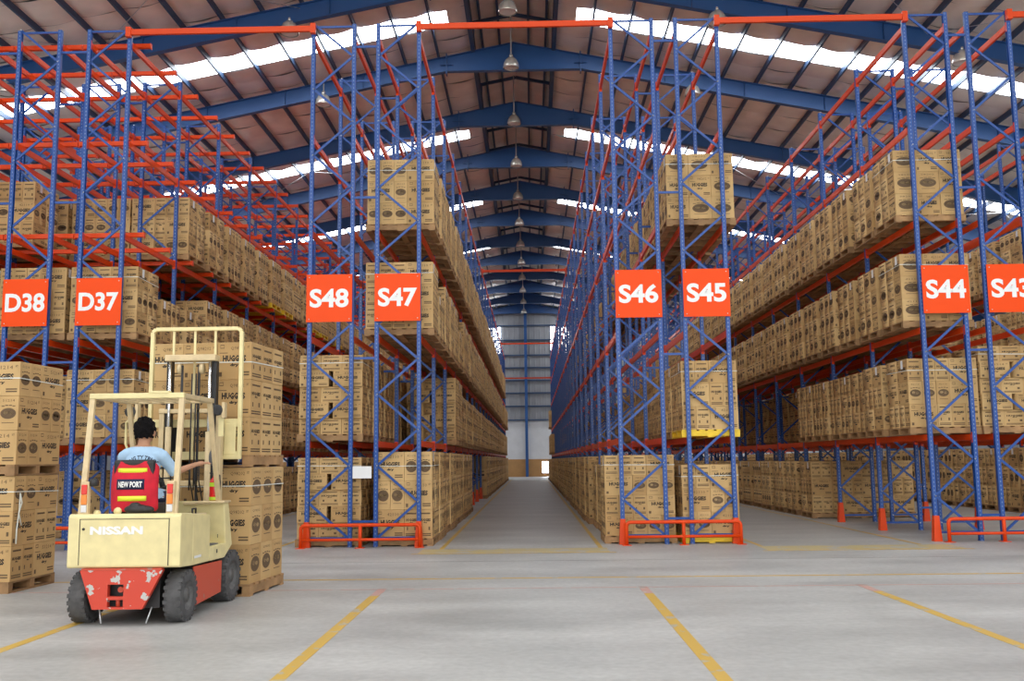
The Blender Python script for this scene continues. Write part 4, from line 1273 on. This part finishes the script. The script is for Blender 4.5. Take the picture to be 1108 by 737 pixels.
# ------------------------------------------------------------------ driver
def limb(mb, pts, rs, n=14):
    """tapered limb with rounded ends"""
    mb.tube(pts, list(rs), n)
    for p, r_ in zip(pts, rs): mb.ellipsoid(p, (r_, r_, r_), n, 8)
HX, HY = -.075, .30                 # middle of the back, forklift axes
def person():
    mb = MB()
    # torso, slightly bent forward
    for z, y, rx, ry in ((1.20, .34, .165, .13), (1.30, .32, .155, .12), (1.42, .30, .165, .12), (1.52, .29, .18, .12), (1.60, .285, .185, .112), (1.66, .285, .165, .10)):
        mb.ellipsoid((HX, y, z), (rx, ry, .10), 20, 12)
    limb(mb, [(HX - .165, .285, 1.655), (HX, .285, 1.69), (HX + .165, .285, 1.655)], [.068, .08, .068])
    limb(mb, [(HX, .29, 1.70), (HX, .305, 1.82)], [.064, .060])          # neck
    # head with face
    mb.ellipsoid((HX, .315, 1.905), (.09, .108, .12), 22, 16)
    mb.ellipsoid((HX, .36, 1.84), (.068, .075, .07), 16, 10)
    mb.ellipsoid((HX, .428, 1.885), (.015, .024, .027), 10, 8)            # nose
    mb.ellipsoid((HX, .425, 1.842), (.030, .014, .011), 10, 6)            # lips
    for s in (-1, 1):
        mb.ellipsoid((HX + s * .094, .32, 1.875), (.014, .028, .038), 10, 8)   # ears
        mb.ellipsoid((HX + s * .035, .405, 1.925), (.03, .014, .011), 10, 6)   # brows
        # legs: thigh forward, shin down to the floor step, shoe
        limb(mb, [(HX + s * .10, .36, 1.22), (HX + s * .13, .78, 1.20)], [.092, .065])
        limb(mb, [(HX + s * .13, .78, 1.20), (HX + s * .14, .86, .78)], [.063, .045])
        limb(mb, [(HX + s * .14, .84, .72), (HX + s * .15, .99, .715)], [.036, .032])
    # right arm reaching for the levers
    sh, el, wr = Vector((HX + .20, .29, 1.635)), Vector((.215, .42, 1.465)), Vector((.335, .70, 1.545))
    limb(mb, [sh, sh.lerp(el, .55)], [.066, .060]); limb(mb, [sh.lerp(el, .55), sh.lerp(el, .93)], [.060, .062])
    limb(mb, [sh.lerp(el, .6), el, wr], [.042, .040, .026])
    palm = wr + Vector((.045, .055, .012))
    limb(mb, [wr, palm], [.024, .027]); mb.ellipsoid(palm, (.036, .040, .018), 14, 8)
    for k, (dx, dy, ln) in enumerate(((.030, .022, .070), (.018, .034, .082), (.004, .038, .078), (-.012, .036, .062))):
        b = palm + Vector((dx, dy, .004)); m_ = b + Vector((.55, .8, .12)).normalized() * ln * .5 + Vector((.006 - .004 * k, 0, 0))
        e = m_ + Vector((.6, .62, -.42)).normalized() * ln * .5
        limb(mb, [b, m_, e], [.0105, .0098, .0085], 10)
    th = palm + Vector((.028, -.016, 0)); limb(mb, [th, th + Vector((.035, .012, .0)), th + Vector((.058, .034, -.008))], [.013, .0115, .009], 10)
    # left arm on the steering wheel
    sh, el, wr = Vector((HX - .20, .29, 1.635)), Vector((-.34, .43, 1.44)), Vector((-.245, .70, 1.44))
    limb(mb, [sh, sh.lerp(el, .55)], [.066, .060]); limb(mb, [sh.lerp(el, .55), sh.lerp(el, .93)], [.060, .062])
    limb(mb, [sh.lerp(el, .6), el, wr], [.042, .040, .026])
    palm = wr + Vector((.012, .065, .012)); limb(mb, [wr, palm], [.024, .027]); mb.ellipsoid(palm, (.022, .04, .032), 14, 8)
    for k in range(4):
        b = palm + Vector((.004, .03, .024 - .016 * k)); ln = (.066, .076, .072, .058)[k]
        m_ = b + Vector((-.01, .5, .02)).normalized() * ln * .5; e = m_ + Vector((.75, .2, -.1)).normalized() * ln * .5
        limb(mb, [b, m_, e], [.0105, .0098, .0085], 10)
    th = palm + Vector((.01, -.012, .028)); limb(mb, [th, th + Vector((.02, .03, .02)), th + Vector((.034, .055, .018))], [.013, .0115, .009], 10)
    me = mb.mesh('person', ['shirt', 'skin', 'navy', 'black'])
    o = bpy.data.objects.new('tmp_person', me); COL.objects.link(o)
    md = o.modifiers.new('r', 'REMESH'); md.mode = 'VOXEL'; md.voxel_size = .0075
    sm_ = o.modifiers.new('s', 'SMOOTH'); sm_.factor = .5; sm_.iterations = 4
    dg = bpy.context.evaluated_depsgraph_get()
    m2 = bpy.data.meshes.new_from_object(o.evaluated_get(dg)); bpy.data.objects.remove(o)
    m2.name = 'person'; m2.materials.clear()
    for m in ('shirt', 'skin', 'navy', 'black'): m2.materials.append(MT[m])
    idx = []
    shr, elr = Vector((HX + .20, .29, 1.635)), Vector((.215, .42, 1.465))
    shl, ell = Vector((HX - .20, .29, 1.635)), Vector((-.34, .43, 1.44))
    for p in m2.polygons:
        c = p.center
        if c.z < .76: k = 3
        elif c.z > 1.735 - .12 * max(0, c.y - .30): k = 1
        elif c.z < 1.27 and (c.y > .40 or c.z < 1.2): k = 2
        else:
            k = 0
            for s_, e_, side in ((shr, elr, 1), (shl, ell, -1)):
                d = (e_ - s_); t = (c - s_).dot(d) / d.length_squared
                if side * (c.x - HX) > .19 and t > 1.02: k = 1
            if c.z < 1.62 and c.y > .50 and k == 0: k = 1
        idx.append(k)
    m2.polygons.foreach_set('material_index', idx)
    m2.polygons.foreach_set('use_smooth', [True] * len(idx))
    return m2
pr = link('person', person(), None, FO)
tag(pr, 'driver seated on the forklift in a pale blue T-shirt, right hand at the levers', 'person')
for s_ in (-1, 1):
    MB().ellipsoid((HX + s_ * .036, .414, 1.905), (.012, .008, .006), 12, 8).build('eye', 'black', pr)
# hair: a cropped cap standing a little off the skull
hb = MB(); nu, nv = 36, 18; c = (HX, .30, 1.912)
for i in range(nv + 1):
    t = PI * .73 * i / nv
    for j in range(nu):
        p = 2 * PI * j / nu
        front = max(0, math.sin(p))                 # +y is the face
        tt = t * (1 - .42 * front ** 2)
        jag = 1 + .05 * math.sin(7 * p + 3 * t) + .06 * math.sin(11 * p - 9 * t) + random.uniform(-.075, .075) * (i > 0)
        hb.v.append((c[0] + .104 * jag * math.sin(tt) * math.cos(p), c[1] + .121 * jag * math.sin(tt) * math.sin(p), c[2] + .132 * jag * math.cos(tt)))
for i in range(nv):
    for j in range(nu):
        hb.f.append((i * nu + j, (i + 1) * nu + j, (i + 1) * nu + (j + 1) % nu, i * nu + (j + 1) % nu)); hb.m.append(0); hb.sm.append(True)
ho = hb.build('hair', 'hair', pr)
md = ho.modifiers.new('thick', 'SOLIDIFY'); md.thickness = .012; md.offset = -1
# arched lettering on the back of the shirt
mb = MB()
def warp(x, y):
    a = x / .21; rr = .21 + y
    X = HX + .02 + rr * math.sin(a) * .95; Z = 1.415 + rr * math.cos(a)
    q = (X - HX) / .19
    Y = .165 + .052 * q * q + (.02 if Z > 1.64 else 0)
    return (X, Y - .004, Z)
put_text(mb, 'ANG TY TRUY', (0, 0, 0), (1, 0, 0), (0, 0, 1), .34, .042, 0, .03, 2, warp=warp)
shirt_txt = mb
lt = mb.build('shirt_lettering', 'navy', pr)
sw = lt.modifiers.new('w', 'SHRINKWRAP'); sw.target = pr; sw.wrap_method = 'PROJECT'; sw.use_project_y = True; sw.use_negative_direction = True; sw.use_positive_direction = True; sw.offset = .002; sw.wrap_mode = 'ABOVE_SURFACE'

# red safety vest pulled over the seat back
vt = tag(empty('safety_vest', FO + Vector((-.08, .05, 1.08))), 'red safety vest with lime strips, reading NEW PORT, pulled over the forklift seat', 'vest')
def vest_y(x, z):                       # outer face of the draped cloth
    return .0 - .018 + .11 * (abs(x) / .24) ** 3 - .03 * math.sin(PI * min(1, z / .5)) + (.02 * (z / .5))
vb = MB(); nx_, nz_ = 20, 18
for i in range(nz_ + 1):
    z = .5 * i / nz_
    wdt = .235 - .05 * max(0, (z - .42) / .08) ** 2 - .015 * (z < .02)
    for j in range(nx_ + 1):
        x = (-1 + 2 * j / nx_) * wdt
        zz = z - (.05 * max(0, 1 - (abs(x) / .11) ** 2) if i == nz_ else 0) - (.02 * max(0, 1 - (abs(x) / .11) ** 2) if i == nz_ - 1 else 0)
        vb.v.append((x, vest_y(x, z), zz))
n_ = nx_ + 1
for i in range(nz_):
    for j in range(nx_):
        vb.f.append((i * n_ + j, i * n_ + j + 1, (i + 1) * n_ + j + 1, (i + 1) * n_ + j)); vb.m.append(0); vb.sm.append(True)
vo = vb.build('vest_back', 'vest', vt)
md = vo.modifiers.new('t', 'SOLIDIFY'); md.thickness = .012; md.offset = 1
def patch(name, x0, x1, z0, z1, m, off):
    b = MB(); k = 12
    for i in range(k + 1):
        x = x0 + (x1 - x0) * i / k
        for z in (z0, z1): b.v.append((x, vest_y(x, (z0 + z1) / 2) - off, z))
    for i in range(k): b.f.append((2 * i, 2 * i + 2, 2 * i + 3, 2 * i + 1)); b.m.append(0); b.sm.append(True)
    o = b.build(name, m, vt); md = o.modifiers.new('t', 'SOLIDIFY'); md.thickness = .003
    return o
y1 = patch('lime_strip', -.15, .15, .385, .435, 'vesty', .016)
y2 = patch('lime_strip', -.135, .155, .105, .155, 'vesty', .016)
npn = patch('name_panel', -.15, .135, .22, .325, 'navy', .018)
def vtext(s, cx, cz, w, h, m, off, par):
    mb = MB(); put_text(mb, s, (0, 0, 0), (1, 0, 0), (0, 0, 1), w, h, 0, .035, 2, warp=lambda x, y: (cx + x, vest_y(cx + x, cz) - off, cz + y))
    mb.build('lettering', m, par)
vtext('NEW PORT', -.005, .272, .245, .06, 'white', .0225, npn)
# dark cloth bundle behind the seat
cb = MB().ellipsoid((0, 0, .045), (.13, .06, .05), 20, 12).ellipsoid((.08, .01, .04), (.09, .055, .04), 16, 10).ellipsoid((-.02, 0, .075), (.06, .05, .04), 16, 10)
tag(cb.build('cloth_bundle', 'black', None, FO + Vector((.03, -.08, 1.062))), 'crumpled black cloth lying on the forklift hood behind the seat', 'cloth')

# ------------------------------------------------------------------ pendant lamps
def lamp(x, y, z, label, vent=False):
    t = tag(empty('pendant_lamp', (x, y, z)), label, 'lamp', 'silver high bay pendant lamps')
    MB().lathe([(.275, -.24), (.285, -.225), (.262, -.06), (.205, .06), (.11, .15), (.07, .16)], n=24).build('reflector', 'lampm', t)
    MB().lathe([(.0, .28), (.045, .28), (.07, .24), (.07, .12), (0, .12)], n=16).build('gear_housing', 'lampm', t)
    MB().lathe([(0, -.19), (.15, -.2), (.25, -.215)], n=24).build('lens', 'lens_w', t)
    top = (zc + 1.15 if vent else roof_z(abs(x - RX)) - .1) - z
    MB().tube([(0, 0, .28), (0, 0, top)], .026, 6).build('stem', 'cable', t)
for i in range(12):
    lamp(-.53, 27.3 + 5.75 * i - (.35 if i else .0), 15.62 if i else 15.08, 'silver pendant lamp under the roof ridge, %s from the front' % ORD[i], True)
for x, y, z, d in ((-7.07, 27.3, 14.65, 'above the top of rack S48, nearest the camera'), (-7.28, 33.0, 14.8, 'left of the S48 rack top, in front of a blue rafter'), (-15.6, 27.3, 13.2, 'at the top left corner of the picture'),
                   (5.70, 27.3, 14.6, 'behind the top right corner of rack S45'), (5.92, 33.0, 14.85, 'seen through the upper frame of rack S45'), (12.83, 27.3, 13.6, 'behind the top of racks S44 and S43'),
                   (6.1, 44.5, 14.9, 'small, seen above the S45 top load'), (-7.2, 44.5, 14.6, 'small, seen through the upper S48 frame')):
    lamp(x, y, min(z, roof_z(abs(x - RX)) - .75), 'silver pendant lamp ' + d)
